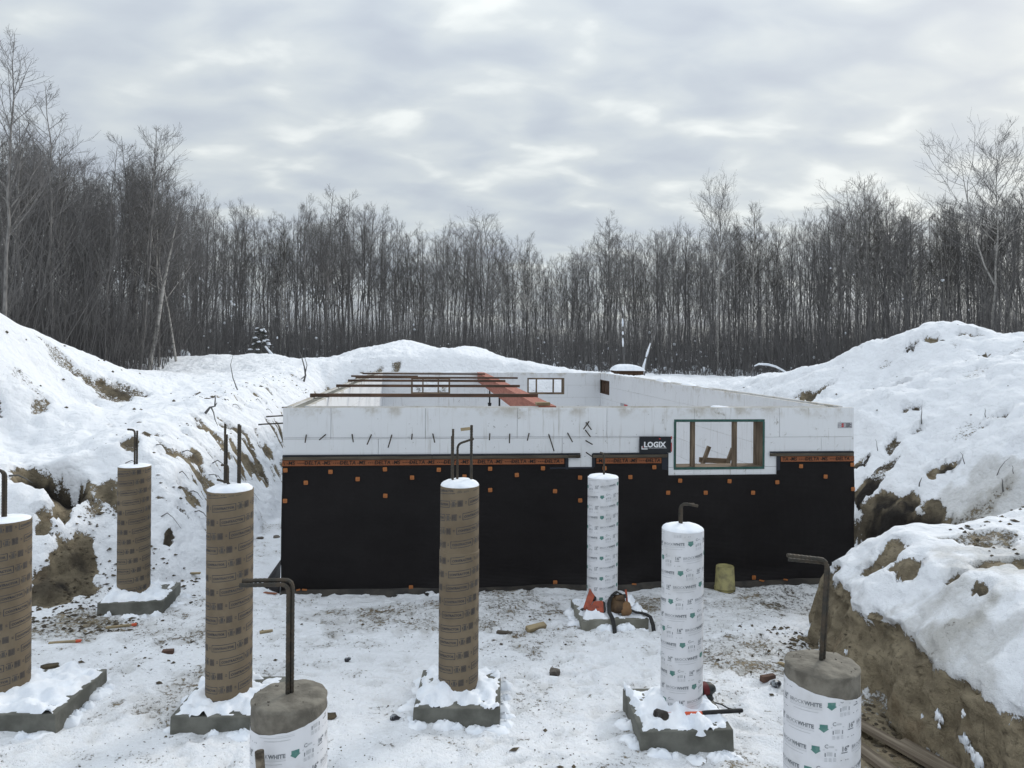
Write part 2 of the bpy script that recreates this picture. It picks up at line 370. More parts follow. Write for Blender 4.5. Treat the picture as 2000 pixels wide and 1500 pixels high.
for q in [(0, 905, 10.3), (150, 893, 10.6), (330, 835, 12), (450, 775, 15.5), (545, 742, 21), (0, 850, 12), (150, 800, 14.5), (300, 760, 19), (430, 737, 25),
          (300, 705, 28), (400, 698, 28.5), (450, 702, 29), (530, 698, 29.5), (600, 712, 30), (700, 697, 30), (745, 682, 30), (790, 672, 30), (840, 684, 30), (868, 693, 30), (895, 686, 30), (930, 679, 30), (965, 694, 30), (1012, 723, 31),
          (0, 630, 14), (60, 658, 15), (105, 682, 17), (140, 694, 18.5), (190, 708, 19.5), (232, 724, 20.5), (0, 720, 12.8), (0, 800, 12.2), (100, 765, 14.3), (-200, 600, 13), (-200, 800, 11),
          (1500, 748, 33), (1600, 740, 22), (1640, 716, 18), (1680, 690, 17), (1760, 670, 16.5), (1800, 658, 16.2), (1850, 648, 16), (1905, 652, 16), (1940, 663, 16), (2000, 664, 15.5), (2200, 640, 15),
          (1700, 765, 15.5), (1850, 740, 14), (2000, 740, 13), (1730, 815, 13.4), (1850, 825, 12.6), (2000, 830, 11.4), (1750, 870, 12.2), (1850, 890, 11.8), (1950, 900, 10.6), (2000, 950, 9.4), (1900, 985, 9.7),
          (2000, 1010, 8.4), (1760, 1035, 8.3), (1850, 1060, 7.6), (2000, 1085, 7.0), (1680, 1032, 8.35), (2100, 1150, 6.2), (2200, 1000, 7.5),
          (1400, 748, 31), (1250, 738, 33), (1100, 728, 33)]:
    G.append(P(*q))
for x, y, z in [(-10, 34, 2.2), (-5, 34, 2.2), (-1, 34.5, 2.2), (-14, 24, 2.0), (0, 60, 1.9), (-40, 60, 2), (40, 60, 2), (-60, 20, 2), (60, 20, 2), (9, 23, 2.1), (14, 23, 2.2), (20, 14, 2.5), (0, 0, 1.6), (-8, 0, 1.6), (8, 0, 1.5), (5, 3, 1.3), (4.4, 4.6, 1.25),
                (-11, 6, 1.8), (0, -20, 1.6), (-14, 15, 3.6), (-16, 19, 2.4), (-60, -20, 1.6), (60, -20, 1.6), (0, 300, 2), (-300, 200, 2), (300, 200, 2), (12, 40, 1.75), (20, 36, 1.8), (-5.2, 14, 2.1), (-5.9, 19, 2.25), (5.6, 14, 2.1), (5.2, 18, 2.1), (4.6, 24, 2.05)]:
    G.append(np.array((x, y, z)))
G = np.array(G)
def _phi(r2): return np.sqrt(r2+.15)
_A = _phi((G[:, None, 0]-G[None, :, 0])**2+(G[:, None, 1]-G[None, :, 1])**2)
_w = np.linalg.solve(_A+np.eye(len(G))*-.02, G[:, 2]-2.0)
def grade(x, y):
    o = np.full(x.shape, 2.0)
    for g, w in zip(G, _w): o += w*_phi((x-g[0])**2+(y-g[1])**2)
    return o
def axis(segs):
    out = [segs[0][0]]
    for a, b, s0, s1 in segs:
        t = a
        while t < b-1e-6:
            s = s0*(s1/s0)**((t-a)/(b-a)) if s1 != s0 else s0
            t = min(t+s, b); out.append(t)
    return np.array(out)
AX = axis([(-900, -60, 90, 8), (-60, -14, 3, .16), (-14, -7, .10, .05), (-7, -3, .042, .045), (-3, 3.0, .05, .04), (3.0, 3.85, .014, .014), (3.85, 7, .034, .045), (7, 14, .055, .09), (14, 60, .16, 3), (60, 900, 8, 90)])
AY = axis([(-300, -10, 60, 2), (-10, 2.6, .6, .12), (2.6, 4.8, .07, .042), (4.8, 11.5, .036, .04), (11.5, 17, .05, .075), (17, 32, .09, .14), (32, 70, .25, 2.5), (70, 1500, 5, 120)])
XX, YY = np.meshgrid(AX, AY)
X, Y = XX.ravel(), YY.ravel()
near = (np.abs(X) < 30) & (Y > -8) & (Y < 50)
sdist = poly_sd(X, Y)
gd = grade(X, Y); gd = np.where((np.hypot(X, Y-20) > 70), 2.0, gd)
low = fbm(X*.9, Y*.9, o=3, s=3)
w_rn = ss(2.2, 2.9, X)*ss(9.1, 8.8, Y)*ss(2.0, 3.0, Y)          # cut clay face right of the piers
w_tr = ss(3.0, 3.6, X)*(1-w_rn)*ss(8.5, 8.9, Y)                   # over-dig beside the foundation
dd = sdist+low*(.10*(1-w_rn)+.035*w_rn)+fbm(X*4, Y*4, o=3, s=11)*.05
def prof(d, pts): return np.interp(d, [p[0] for p in pts], [p[1] for p in pts])
pl = prof(dd, [(0, 0), (.35, .30), (.9, .68), (1.6, .95), (2.2, 1)])
prn = prof(dd, [(0, 0), (.05, .16), (.13, .50), (.22, .60), (.45, .80), (.70, .97), (.85, 1)])
ptr = prof(dd, [(0, 0), (.10, .30), (.22, .50), (.6, .68), (1.1, .9), (1.7, 1)])
pf = pl*(1-w_rn-w_tr).clip(0, 1)+prn*w_rn+ptr*w_tr
Z0 = gd*pf
on = ss(.2, 1.2, dd)
ledge = ss(3.9, 4.5, X)*ss(9.6, 8.6, Y)*ss(3, 5, Y)
Z0 += on*near*(1-.75*ledge)*(fbm(X*.55, Y*.55, o=4, s=21)*.10)
Z0 += (1-on)*near*fbm(X*1.1, Y*1.1, o=4, s=31)*.02
shape = XX.shape
def grid(a): return a.reshape(shape)
def slope_of(z):
    gy, gx = np.gradient(grid(z), AY, AX); return np.hypot(gx, gy).ravel()
def interp(zf):
    zg = grid(zf)
    def f(x, y):
        x = np.asarray(x, float); y = np.asarray(y, float)
        i = np.clip(np.searchsorted(AX, x)-1, 0, len(AX)-2); j = np.clip(np.searchsorted(AY, y)-1, 0, len(AY)-2)
        tx = np.clip((x-AX[i])/(AX[i+1]-AX[i]), 0, 1); ty = np.clip((y-AY[j])/(AY[j+1]-AY[j]), 0, 1)
        return (zg[j, i]*(1-tx)+zg[j, i+1]*tx)*(1-ty)+(zg[j+1, i]*(1-tx)+zg[j+1, i+1]*tx)*ty
    return f
def hitter(zf):
    f = interp(zf); Ds = np.concatenate([np.arange(3.2, 14, .01), np.arange(14, 70, .05)])
    def h(x, y):
        d = ray(x, y); p = _c+Ds[:, None]*d
        b = np.nonzero(p[:, 2] < f(p[:, 0], p[:, 1]))[0]
        return p[b[0]] if len(b) else p[-1]
    return h
hit0 = hitter(Z0)
sl = slope_of(Z0)
# --- where snow lies
left = ss(-2.5, -3.5, X)*ss(6, 8.5, Y)
flr = ss(.15, -.1, dd)
streak = fbm(X*1.5+Y*.4, Y*5.5, o=4, s=41)
snow = 1.35-1.25*ss(1.1, 3.2, sl)
bankmask = left*ss(0, .3, dd)*ss(2.6, 1.2, dd)
snow -= bankmask*(1.05*ss(.22, .50, streak)*ss(-.2, .3, fbm(X*.9, Y*.9, o=2, s=78))+.55*ss(.35, .7, fbm(X*3.1, Y*3.1, o=3, s=77)))*ss(9.5, 11.0, Y)
snow -= ss(7, 5, np.abs(X-8.5))*on*ss(.62, .80, fbm(X*1.9, Y*1.9, o=3, s=47))*.7*near
stuck = ss(.60, .72, fbm(X*0+Y*4.2, Z0*5.5+X*2, o=3, s=57))
face = w_rn*ss(.0, .03, dd)*ss(.21, .15, dd+.05*fbm(X*3, Y*3.2, o=3, s=51)+.03*fbm(X*9, Y*11, o=2, s=53))
snow = np.where(w_rn > .5, 1.35-1.6*face-.55*w_rn*ss(.05, -.02, dd)*ss(-.25, -.05, dd), snow)
floor_patch = fbm(X*.8, Y*.8, o=4, s=61); fine = fbm(X*4, Y*4, o=3, s=63)
grime = np.zeros_like(X)
snow = np.where(flr > .5, .805-.14*ss(.0, .6, floor_patch)-.13*ss(.1, .7, fine), snow)
grime += flr*(.12+.22*ss(0, .6, floor_patch)+.12*ss(.1, .6, fine))
dark = np.zeros_like(X)
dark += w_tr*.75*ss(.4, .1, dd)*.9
dark += left*(1-flr)*.35*ss(.1, .6, fbm(X*1.7, Y*1.7, o=2, s=71))
def blob(px, py, r, amt, arr, el=1.0, ang=0., nz=.9):
    p = hit0(px, py); ca, sa = math.cos(ang), math.sin(ang)
    m = np.nonzero((np.abs(X-p[0]) < r*el*2.2) & (np.abs(Y-p[1]) < r*max(1, el)*2.2))[0]; xm, ym = X[m], Y[m]
    dx = xm-p[0]; dy = ym-p[1]; a = (dx*ca+dy*sa)/el; b = -dx*sa+dy*ca
    t = np.sqrt(a*a+b*b)/r
    arr[m] += amt*ss(1.12, .6, t+nz*.5*fbm(xm*1.3/r, ym*1.3/r, o=4, s=int(px), g=.6))
    return p
# bare soil, soot-dark topsoil, painted-in shade of the left hollow and trampled mud as seen on the site
for px, py, r, a, dk, el in [(100, 935, .40, -1.9, 1.2, 1.3), (165, 1085, .24, -1.9, .4, .8), (140, 1125, .27, -1.7, .45, 1.2), (90, 1155, .24, -1.7, .4, 1.3), (120, 1005, .15, -1.4, .0, .8), (85, 1020, .12, -1.1, 0, 1.),  # opens with the hollow's shade; next three are greyish-brown soil with shadows painted in
                             (330, 1052, .08, -1.3, .5, 1), (270, 965, .12, -1, .5, 1), (210, 955, .15, -1.0, .4, 1), (245, 870, .18, -1, .5, 1.5), (380, 900, .28, -1.1, .5, .5), (395, 935, .22, -.9, .4, .5),
                             (485, 905, .30, -1.1, .3, .6), (520, 880, .25, -1.0, .3, .5), (505, 925, .3, -.8, .3, .6), (300, 850, .15, -.8, .6, 1.), (440, 840, .22, -.8, .5, .5), (465, 810, .25, -.8, .5, .5), (390, 845, .14, -.9, .6, 1),
                             (205, 770, .35, -.9, .3, 1.8), (245, 770, .35, -.9, .3, 1.6), (75, 800, .22, -.9, .1, .6), (100, 690, .3, -.8, .2, 2), (50, 752, .2, -.7, .4, 2),
                             (1745, 1010, .30, -1.8, .6, 1.3), (1725, 985, .22, -1.6, .8, 1.), (1825, 1015, .25, -1.5, .5, 1.), (1690, 965, .2, -1.4, .8, 1), (1775, 985, .16, -1.4, .8, 1), (1850, 925, .17, -1.5, .9, 1.5), (1690, 905, .22, -1.1, .9, 1), (1735, 915, .15, -1.0, .8, 1.4), (1710, 945, .2, -.9, .8, 1),
                             (1740, 1085, .17, -1.4, .15, 1.6), (1775, 1115, .17, -1.5, .15, 1.2), (1700, 1060, .1, -.9, .2, 1.3), (1865, 1140, .07, -1.3, .7, 1.2), (1915, 1160, .08, -1.4, .7, .8), (1820, 675, .22, -1.2, .0, .8), (1895, 662, .15, -1.1, .1, 2), (1780, 690, .14, -.9, .8, 1.4), (1770, 808, .1, -1.2, .0, 1), (1790, 805, .1, -1.3, .9, 1), (1758, 765, .12, -1., .1, 2), (1585, 782, .35, -1.2, .6, 1.5), (1795, 855, .09, -1., .3, 1.5), (1950, 830, .13, -1.0, .2, 1.4),
                             (1640, 1195, .12, -1.2, .2, 1.), (1605, 1200, .2, -1.3, .25, 1.)]:
    p = hit0(px, py); blob(px, py, r, a, snow, el)
    if dk: blob(px, py, r*.9, dk, dark, el)
    if (px, py) == (100, 935): cave = p
for px, py, r, a in [(1480, 1175, 1.0, -.085), (1540, 1160, .7, -.08), (1420, 1200, .7, -.05), (1250, 1165, .6, -.05), (1100, 1180, .8, -.05), (180, 1225, .5, -.09), (110, 1235, .4, -.14), (250, 1190, .4, -.08),
                     (1520, 1290, .55, -.15), (330, 1385, .35, -.16), (690, 1215, .5, -.1), (420, 1330, .3, -.18), (1920, 1065, .26, -.9), (1775, 1040, .16, -.9), (1965, 1112, .18, -.7), (1970, 1110, .5, -.35), (1880, 1000, .5, -.35), (1960, 1000, .5, -.45), (1720, 1420, .5, -.35), (1780, 1480, .5, -.3)]:
    blob(px, py, r, a, snow, 1.6, 0, 1.2); blob(px, py, r, min(.6, -a*2.2), grime, 1.6, 0, 1.2)
inhouse = ((X-HX[0])*ud[0]+(Y-HX[1])*ud[1] > .2) & ((X-HX[0])*ud[0]+(Y-HX[1])*ud[1] < HW-.2) & ((X-HX[0])*vd[0]+(Y-HX[1])*vd[1] > .2) & ((X-HX[0])*vd[0]+(Y-HX[1])*vd[1] < HL-.2)
forest = ss(30, 36, Y)
snow = np.clip(snow, -.8, 1.6)
# --- snow depth, clods, footprints
cov = ss(.35, .8, snow)
Z = Z0.copy()
wx = X+.12*fbm(X*2.3, Y*2.3, o=2, s=201); wy = Y+.12*fbm(X*2.3, Y*2.3, o=2, s=203)
pA = pillow(wx*1.5, wy*1.9, 5); pB = pillow(wx*3.3, wy*4.0, 15)
pC = pillow(wx*7, wy*7.5, 25)
lumps = pA*.09+pB*.07+pC*.038
gaps = np.maximum((1-ss(0, .25, pA))*(1-ss(0, .35, pB))*ss(.02, .40, fbm(X*.9, Y*.9, o=2, s=207)), (1-ss(0, .30, pA))*ss(.42, .62, fbm(X*2.6, Y*2.6, o=2, s=209)))
snow -= 1.1*gaps*ss(4.0, 5.2, X)*on*near*ss(24, 18, Y)+.9*gaps*ss(-4.5, -5.5, X)*on*near*ss(20, 16, Y)
dark = np.maximum(dark, .6*gaps)
cov = ss(.35, .8, snow)
rmound = ss(4.2, 5.5, X)*near*on*ss(30, 20, Y); lmound = ss(-3.5, -5, X)*near*on
trail = ss(1.3, .5, np.abs(X+6.0+(Y-10)*.10))*ss(9.5, 11, Y)*ss(26, 22, Y)
Z += on*near*cov*(lumps-.10)*(.34+1.15*rmound+.5*lmound+.5*w_rn)*(1-.72*ledge)*(1-.6*trail)*(1-.55*ss(5.5, 7.5, X)*ss(10.5, 8.5, Y))
Z += near*cov*(1-flr)*(.055+.03*fbm(X*2.2, Y*2.2, o=3, s=81))
Z += trail*near*.045*fbm(X*3.4, Y*3.4, o=2, s=83)
# boot prints in the trampled snow
fp = np.zeros_like(X); g2 = np.random.default_rng(17)
for k in range(46):
    x, y, a = g2.uniform(-4.6, 3.0), g2.uniform(4.4, 9.4), g2.uniform(-1.2, 1.2)+math.pi/2*(k % 3 > 0)
    for st in range(int(g2.integers(4, 9))):
        sx, sy = x+math.cos(a)*.62*st-math.sin(a)*.09*(-1)**st, y+math.sin(a)*.62*st+math.cos(a)*.09*(-1)**st
        m = np.nonzero((np.abs(X-sx) < .3) & (np.abs(Y-sy) < .3))[0]
        if not len(m): continue
        dx, dy = X[m]-sx, Y[m]-sy; u, v = (dx*math.cos(a)+dy*math.sin(a))/.15, (-dx*math.sin(a)+dy*math.cos(a))/.062
        t = np.sqrt(u*u+v*v); fp[m] += -.020*ss(1.15, .75, t)+.010*ss(.9, 1.2, t)*ss(1.9, 1.3, t)
Z += flr*np.clip(fp, -.03, .018); grime += flr*.25*ss(-.008, -.02, fp)
Z += flr*near*(fbm(X*7, Y*7, o=3, s=91)*.016+cov*.010+pillow(X*6+low, Y*6, 33)*.018*ss(-.2, .5, floor_patch)+pillow(X*2.6, Y*2.6+low, 35)*.016)
Z += (1-flr)*near*fbm(X*6, Y*6, o=3, s=95)*.016
dirtm = (1-cov)*(1-flr)*near
Z += dirtm*fbm(X*5, Y*5, o=4, s=97)*.07
# hollow under the frozen crust on the left bank
hc = np.hypot((X-cave[0])/1.25, Y-cave[1]); Z -= .50*ss(.40, .22, hc)
Zm = Z.copy(); Xm = X.copy(); Ym = Y.copy()
steep = ss(1.0, 2.4, slope_of(Z))*near
n1_ = fbm(X*3, Y*3, Z*3, o=4, s=101); n2_ = fbm(X*2.2, Y*2.2, Z*6.5, o=3, s=103)
Xm += -steep*w_rn*(n1_*.075+n2_*.045+.04*fbm(X*8, Y*8, Z*8, o=3, s=109)); Ym += steep*(1-w_rn)*fbm(X*3, Y*3, Z*3, o=3, s=105)*.05
Xm += steep*(1-w_rn)*n1_*.05
Xm -= w_rn*cov*ss(.10, .22, dd)*ss(.5, .25, dd)*.05*(1+n1_)
gz = interp(Z); hit = hitter(Z)
nx_, ny_ = len(AX), len(AY)
ii = (np.arange(ny_-1)[:, None]*nx_+np.arange(nx_-1)[None, :]).ravel()
quads = np.stack([ii, ii+1, ii+nx_+1, ii+nx_], 1)
me = np_mesh('ground', np.stack([Xm, Ym, Zm], 1), quads)
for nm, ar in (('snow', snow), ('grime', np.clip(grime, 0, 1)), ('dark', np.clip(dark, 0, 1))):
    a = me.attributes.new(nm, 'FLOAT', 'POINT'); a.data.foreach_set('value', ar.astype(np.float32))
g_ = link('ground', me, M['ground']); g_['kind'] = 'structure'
#PART2

# ------------------------------------------------------------------ foundation of insulated concrete blocks
FD = thing('foundation', 'long roofless white foam block foundation with black dimpled sheet on its front', 'foundation', (HX[0], HX[1], -.03), HYAW)
T, TF, ZB = .29, .065, .03      # wall, foam, local z of grade
CH = (HT+ZB)/6
def zl(z): return z+.03
def rect_minus(u0, u1, z0, z1, holes):
    us = sorted({u0, u1, *[min(max(h[0], u0), u1) for h in holes], *[min(max(h[1], u0), u1) for h in holes]})
    zs = sorted({z0, z1, *[min(max(h[2], z0), z1) for h in holes], *[min(max(h[3], z0), z1) for h in holes]})
    for i in range(len(us)-1):
        for j in range(len(zs)-1):
            uc, zc = (us[i]+us[i+1])/2, (zs[j]+zs[j+1])/2
            if any(h[0] < uc < h[1] and h[2] < zc < h[3] for h in holes): continue
            yield us[i], us[i+1], zs[j], zs[j+1]
# openings (u0,u1,z0,z1) from the survey, local z
a = fpx(1317, 820); b = fpx(1492, 915); WIN = (a[0], b[0], zl(b[1]), zl(a[1]))
vb = HL-T
a = fpx(803, 738, vb); b = fpx(879, 770, vb); BW1 = (a[0], b[0], zl(b[1]), zl(a[1]))
a = fpx(1030, 738, vb); b = fpx(1102, 770, vb); BW2 = (a[0], b[0], zl(b[1]), zl(a[1]))
ur = HW-T
a = rpx(1171, 741, ur); b = rpx(1190, 772, ur); RW = (min(a[0], b[0]), max(a[0], b[0]), zl(b[1]), zl(a[1]))
def wall(name, axis, pos, lo, hi, holes, vis_faces):
    """axis 'u': runs along the front; pos = outer v (or u); vis_faces: list of (offset of foam slab, first course, last course)"""
    sgn = 1
    def put(mb, s0, s1, t0, t1, z0, z1):
        if axis == 'u': mb.span((s0, t0, z0), (s1, t1, z1))
        else: mb.span((t0, s0, z0), (t1, s1, z1))
    core = MB(); lo2, hi2 = (lo+TF, hi-TF) if axis == 'u' else (lo, hi)
    for s0, s1, z0, z1 in rect_minus(lo2, hi2, 0, HT+ZB-.022, holes): put(core, s0, s1, pos+TF, pos+T-TF, z0, z1)
    w = build(core, name, M['concrete'], FD)
    for off, c0, c1 in vis_faces:
        t0, t1 = pos+off, pos+off+TF
        if off == 0: t1 -= .001
        else: t0 += .001
        s_lo, s_hi = lo, hi
        if axis == 'u' and off != 0 and pos == 0: s_lo, s_hi = lo+T, hi-T
        if axis == 'u' and off == 0 and pos > 1: s_lo, s_hi = lo+T, hi-T
        if c0 > 0:
            mb = MB()
            for q in rect_minus(s_lo, s_hi, 0, c0*CH-.002, holes): put(mb, q[0], q[1], t0, t1, q[2], q[3])
            build(mb, 'foam_panel', M['foam'], w)
        for c in range(c0, c1):
            s = s_lo-(.61 if c % 2 else 0)
            while s < s_hi:
                e0, e1 = max(s, s_lo), min(s+1.22, s_hi); s += 1.22
                if e1-e0 < .05: continue
                mb = MB(); jt = rng.uniform(-.0012, .0012)
                for q in rect_minus(e0+.0022, e1-.0022, c*CH+.0018, (c+1)*CH-.0018, holes): put(mb, q[0], q[1], t0+jt, t1+jt, q[2], q[3])
                if mb.n: build(mb, 'foam_block', M['foam'], w)
    return w
fw = wall('front_wall', 'u', 0, 0, HW, [WIN], [(0, 3, 6), (T-TF, 4, 6)])
bw = wall('back_wall', 'u', HL-T, 0, HW, [BW1, BW2], [(0, 3, 6), (T-TF, 6, 6)])
lw = wall('left_wall', 'v', 0, T, HL-T, [], [(0, 4, 6), (T-TF, 3, 6)])
rw = wall('right_wall', 'v', HW-T, T, HL-T, [RW], [(0, 2, 6), (T-TF, 4, 6)])
# window bucks
def buck(name, par, u0, u1, z0, z1, v0, v1, studs, th=.038, tape=False):
    o = link(name, None, None, FD); o.empty_display_size = .1
    for nm, s in (('sill', ((u0, v0, z0), (u1, v1, z0+th))), ('head', ((u0, v0, z1-th), (u1, v1, z1))),
                  ('jamb', ((u0, v0, z0+th), (u0+th, v1, z1-th))), ('jamb', ((u1-th, v0, z0+th), (u1, v1, z1-th)))):
        build(MB().span(*s), nm, M['wood' if nm in ('sill', 'head') else 'woodz'], o)
    for su, wd in studs: build(MB().span((su-wd/2, v0+.02, z0+th), (su+wd/2, v0+.09, z1-th)), 'stud', M['woodz'], o)
    if tape:
        w_ = .028
        for s in (((u0-.004, -.006, z0-.006), (u1+.004, -.0025, z0+w_)), ((u0-.004, -.006, z1-w_), (u1+.004, -.0025, z1+.006)),
                  ((u0-.006, -.0065, z0+w_), (u0+w_*.8, -.0025, z1-w_)), ((u1-w_*.8, -.0065, z0+w_), (u1+.006, -.0025, z1-w_))):
            build(MB().span(*s), 'green_tape', M['green_tape'], o)
    return o
s1, s2 = fpx(1355, 860)[0], fpx(1437, 860)[0]
buck('window_frame', fw, *WIN, -.0015, T-.001, [(s1, .052), (s2, .052)], .03, True)
for q, st in ((BW1, (826, 856)), (BW2, (1048, 1081))):
    buck('window_frame', bw, *q, HL-T-.004, HL+.002, [(fpx(x, 750, vb)[0], .045) for x in st], .05)
o = link('boarded_opening', None, None, FD)
mb = MB(); n_ = 3
for k in range(n_):
    h0 = RW[0]+.03+(RW[1]-RW[0]-.06)*k/n_; h1 = RW[0]+.03+(RW[1]-RW[0]-.06)*(k+1)/n_
    build(MB().span((ur+.05+.012*(k % 2), h0+.004, RW[2]+.03), (ur+.08+.012*(k % 2), h1-.004, RW[3]-.03)), 'board', M['wood_dark'], o)
for s in (((ur-.004, RW[0], RW[2]), (HW, RW[1], RW[2]+.03)), ((ur-.004, RW[0], RW[3]-.03), (HW, RW[1], RW[3])), ((ur-.004, RW[0], RW[2]+.03), (HW, RW[0]+.03, RW[3]-.03)), ((ur-.004, RW[1]-.03, RW[2]+.03), (HW, RW[1], RW[3]-.03))):
    build(MB().span(*s), 'frame', M['wood_dark'], o)
# chalk / form line under the course joint
zc = zl(fpx(800, 854)[1])
build(MB().span((.02, -.0030, zc-.0022), (WIN[0]-.2, -.0012, zc+.0022)), 'chalk_line', M['sticker'], FD)
# dowels left in the form face
for x0, y0, x1, y1 in [(598, 848, 596, 864), (637, 848, 624, 859), (687, 847, 690, 863), (726, 847, 717, 868), (766, 847, 758, 874), (805, 847, 804, 858), (845, 846, 849, 864), (957, 846, 956, 859), (996, 846, 995, 865),
                       (1034, 845, 1030, 860), (1071, 845, 1082, 881), (1108, 844, 1118, 863), (1144, 824, 1155, 839), (1143, 839, 1153, 853), (1143, 860, 1157, 868), (1144, 883, 1157, 892), (1152, 822, 1140, 838)]:
    a = fpx(x0, y0); b = fpx(x1, y1, -.13); a = (a[0], .02, zl(a[1])); b = (b[0], -.13, zl(b[1]))
    build(MB().tube([a, b], .0085, 7), 'dowel', M['rebar'], FD)
for y0, dy, ln, z in [(2.2, .25, .34, 817), (1.2, .15, .38, 826), (.5, .1, .34, 833)]:
    zz_ = zl(fpx(548, z)[1])
    build(MB().tube([(.02, y0, zz_), (-ln, y0-dy, zz_-.01), (-ln-.05, y0-dy-.03, zz_-.012)], .010, 7), 'dowel', M['rebar'], FD)

# dimpled drainage sheet
zt = zl(fpx(820, 888)[1]); zt2 = zl(fpx(1600, 882)[1]); g1 = fpx(1110, 900)[0]; g2 = fpx(1156, 900)[0]; gzb = zl(fpx(1130, 912)[1])
w1 = fpx(1305, 900)[0]; w2 = fpx(1516, 900)[0]; wzb = zl(fpx(1400, 927)[1])
cuts = [(g1, g2, gzb, 9), (w1, w2, wzb, 9), (-1, w2, zt, 9), (w2-.001, 99, zt2, 9)]
us = sorted(set(np.round(np.concatenate([np.arange(0, HW, .06), [HW, g1, g2, w1, w2]]), 4))); zs = sorted(set(np.round(np.concatenate([np.arange(-.02, zt2, .05), [zt, zt2, gzb, wzb]]), 4)))
us, zs = np.array(us), np.array(zs)
UU, ZZ = np.meshgrid(us, zs); u_, z_ = UU.ravel(), ZZ.ravel()
def mem_off(u, z): return -.008-ss(1.78, .9, z)*(.030+.030*fbm(u*.9, z*1.3, o=4, s=5))-.09*ss(.26, .0, z)*(.6+.5*fbm(u*1.4, z*0, o=2, s=9))
vv = mem_off(u_, z_)
mq = []
for j in range(len(zs)-1):
    for i in range(len(us)-1):
        uc, zc_ = (us[i]+us[i+1])/2, (zs[j]+zs[j+1])/2
        if any(c[0] < uc < c[1] and c[2] < zc_ < c[3] for c in cuts): continue
        k = j*len(us)+i; mq.append((k, k+1, k+len(us)+1, k+len(us)))
ms = link('dimpled_sheet', np_mesh('dimpled_sheet', np.stack([u_, vv, z_], 1), mq), M['membrane'], FD)
md = ms.modifiers.new('thickness', 'SOLIDIFY'); md.thickness = .005; md.offset = -1
# black tape margins beside the cut-outs
for s in (((g1-.04, -.013, gzb-.05), (g1, -.0095, zt)), ((g1-.25, -.0125, gzb-.08), (g2+.02, -.0095, gzb)), ((g2, -.013, gzb), (g2+.04, -.0095, zt)), ((w1-.09, -.013, wzb-.05), (w1, -.0095, zt)), ((w1-.15, -.0125, wzb-.06), (w2+.05, -.0095, wzb)), ((w2, -.013, wzb), (w2+.05, -.0095, zt2))):
    build(MB().span(*s), 'black_tape', M['tape'], ms)
# battens over the top edge
for ua, ub, z in ((0.005, 1.92, zt), (1.925, 3.9, zt), (3.905, g1-.01, zt), (g2+.01, w1-.02, zt), (w2-.10, HW-.02, zt2)):
    build(MB().span((ua, -.034, z-.055), (ub, -.0135, z-.016)), 'batten', M['wood_grey'], ms)
    build(MB().span((ua, -.018, z-.012), (ub, -.0092, z+.008)), 'edge_flap', M['tape'], ms)
# printed orange strip
def text_mesh(s, size, bold=0., shear=0.):
    cu = bpy.data.curves.new('t', 'FONT'); cu.body = s; cu.size = size; cu.resolution_u = 2; cu.offset = bold; cu.shear = shear; cu.align_x = 'LEFT'
    o = bpy.data.objects.new('t', cu); COL.objects.link(o); dg = bpy.context.evaluated_depsgraph_get()
    me = bpy.data.meshes.new_from_object(o.evaluated_get(dg)); v = np.array([x.co[:] for x in me.vertices]); f = [tuple(p.vertices) for p in me.polygons]
    bpy.data.objects.remove(o); bpy.data.curves.remove(cu); bpy.data.meshes.remove(me)
    return v, f
T_D = text_mesh('DELTA -MS', .068, .0010, .12); T_DW = T_D[0][:, 0].max()
for ua, ub, zt_, ph in ((.0, g1-.06, zt, -.17), (g2+.06, w1-.10, zt, -.22), (w2+.06, HW, zt2, -.10)):
    z0, z1 = zt_-.135, zt_-.062
    n_ = max(2, int((ub-ua)/.1)); uu = np.linspace(ua, ub, n_)
    v = []; f = []
    for i, q in enumerate(uu):
        o1 = float(mem_off(np.array([q]), np.array([z1]))[0])-.006; v += [(q, o1-.004, z0), (q, o1, z1)]
        if i: f.append((2*i-2, 2*i, 2*i+1, 2*i-1))
    me = np_mesh('orange_strip', v, f); st = link('orange_strip', me, M['orange_strip'], ms)
    tv, tf = [], []; k = ph+ua
    while k < ub:
        for dx, w_ in [(0, T_DW)]:
            vv_ = T_D[0].copy(); vv_[:, 0] += k
            keep = set(np.nonzero((vv_[:, 0] > ua+.005) & (vv_[:, 0] < ub-.005))[0])
            base = len(tv)
            off = mem_off(np.clip(vv_[:, 0], 0, HW), np.full(len(vv_), z1))-.0135
            tv += [(a_, o_, z0+.016+b_) for (a_, b_, c_), o_ in zip(vv_, off)]
            tf += [tuple(i+base for i in q) for q in T_D[1] if all(i in keep for i in q)]
        # the small dotted ornament between the words
        for m in range(7):
            cx = k+T_DW+.03+m*.024
            if ua+.01 < cx < ub-.02:
                base = len(tv); o_ = float(mem_off(np.array([cx]), np.array([z1]))[0])-.0135
                tv += [(cx, o_, z0+.034), (cx+.009, o_, z0+.028), (cx+.018, o_, z0+.034), (cx+.009, o_, z0+.042)]; tf.append((base, base+1, base+2, base+3))
        k += .405*(T_DW/.30 if T_DW > .30 else 1)
    mb = MB(); mb.add(tv, tf); build(mb, 'lettering', M['black_print'], st)
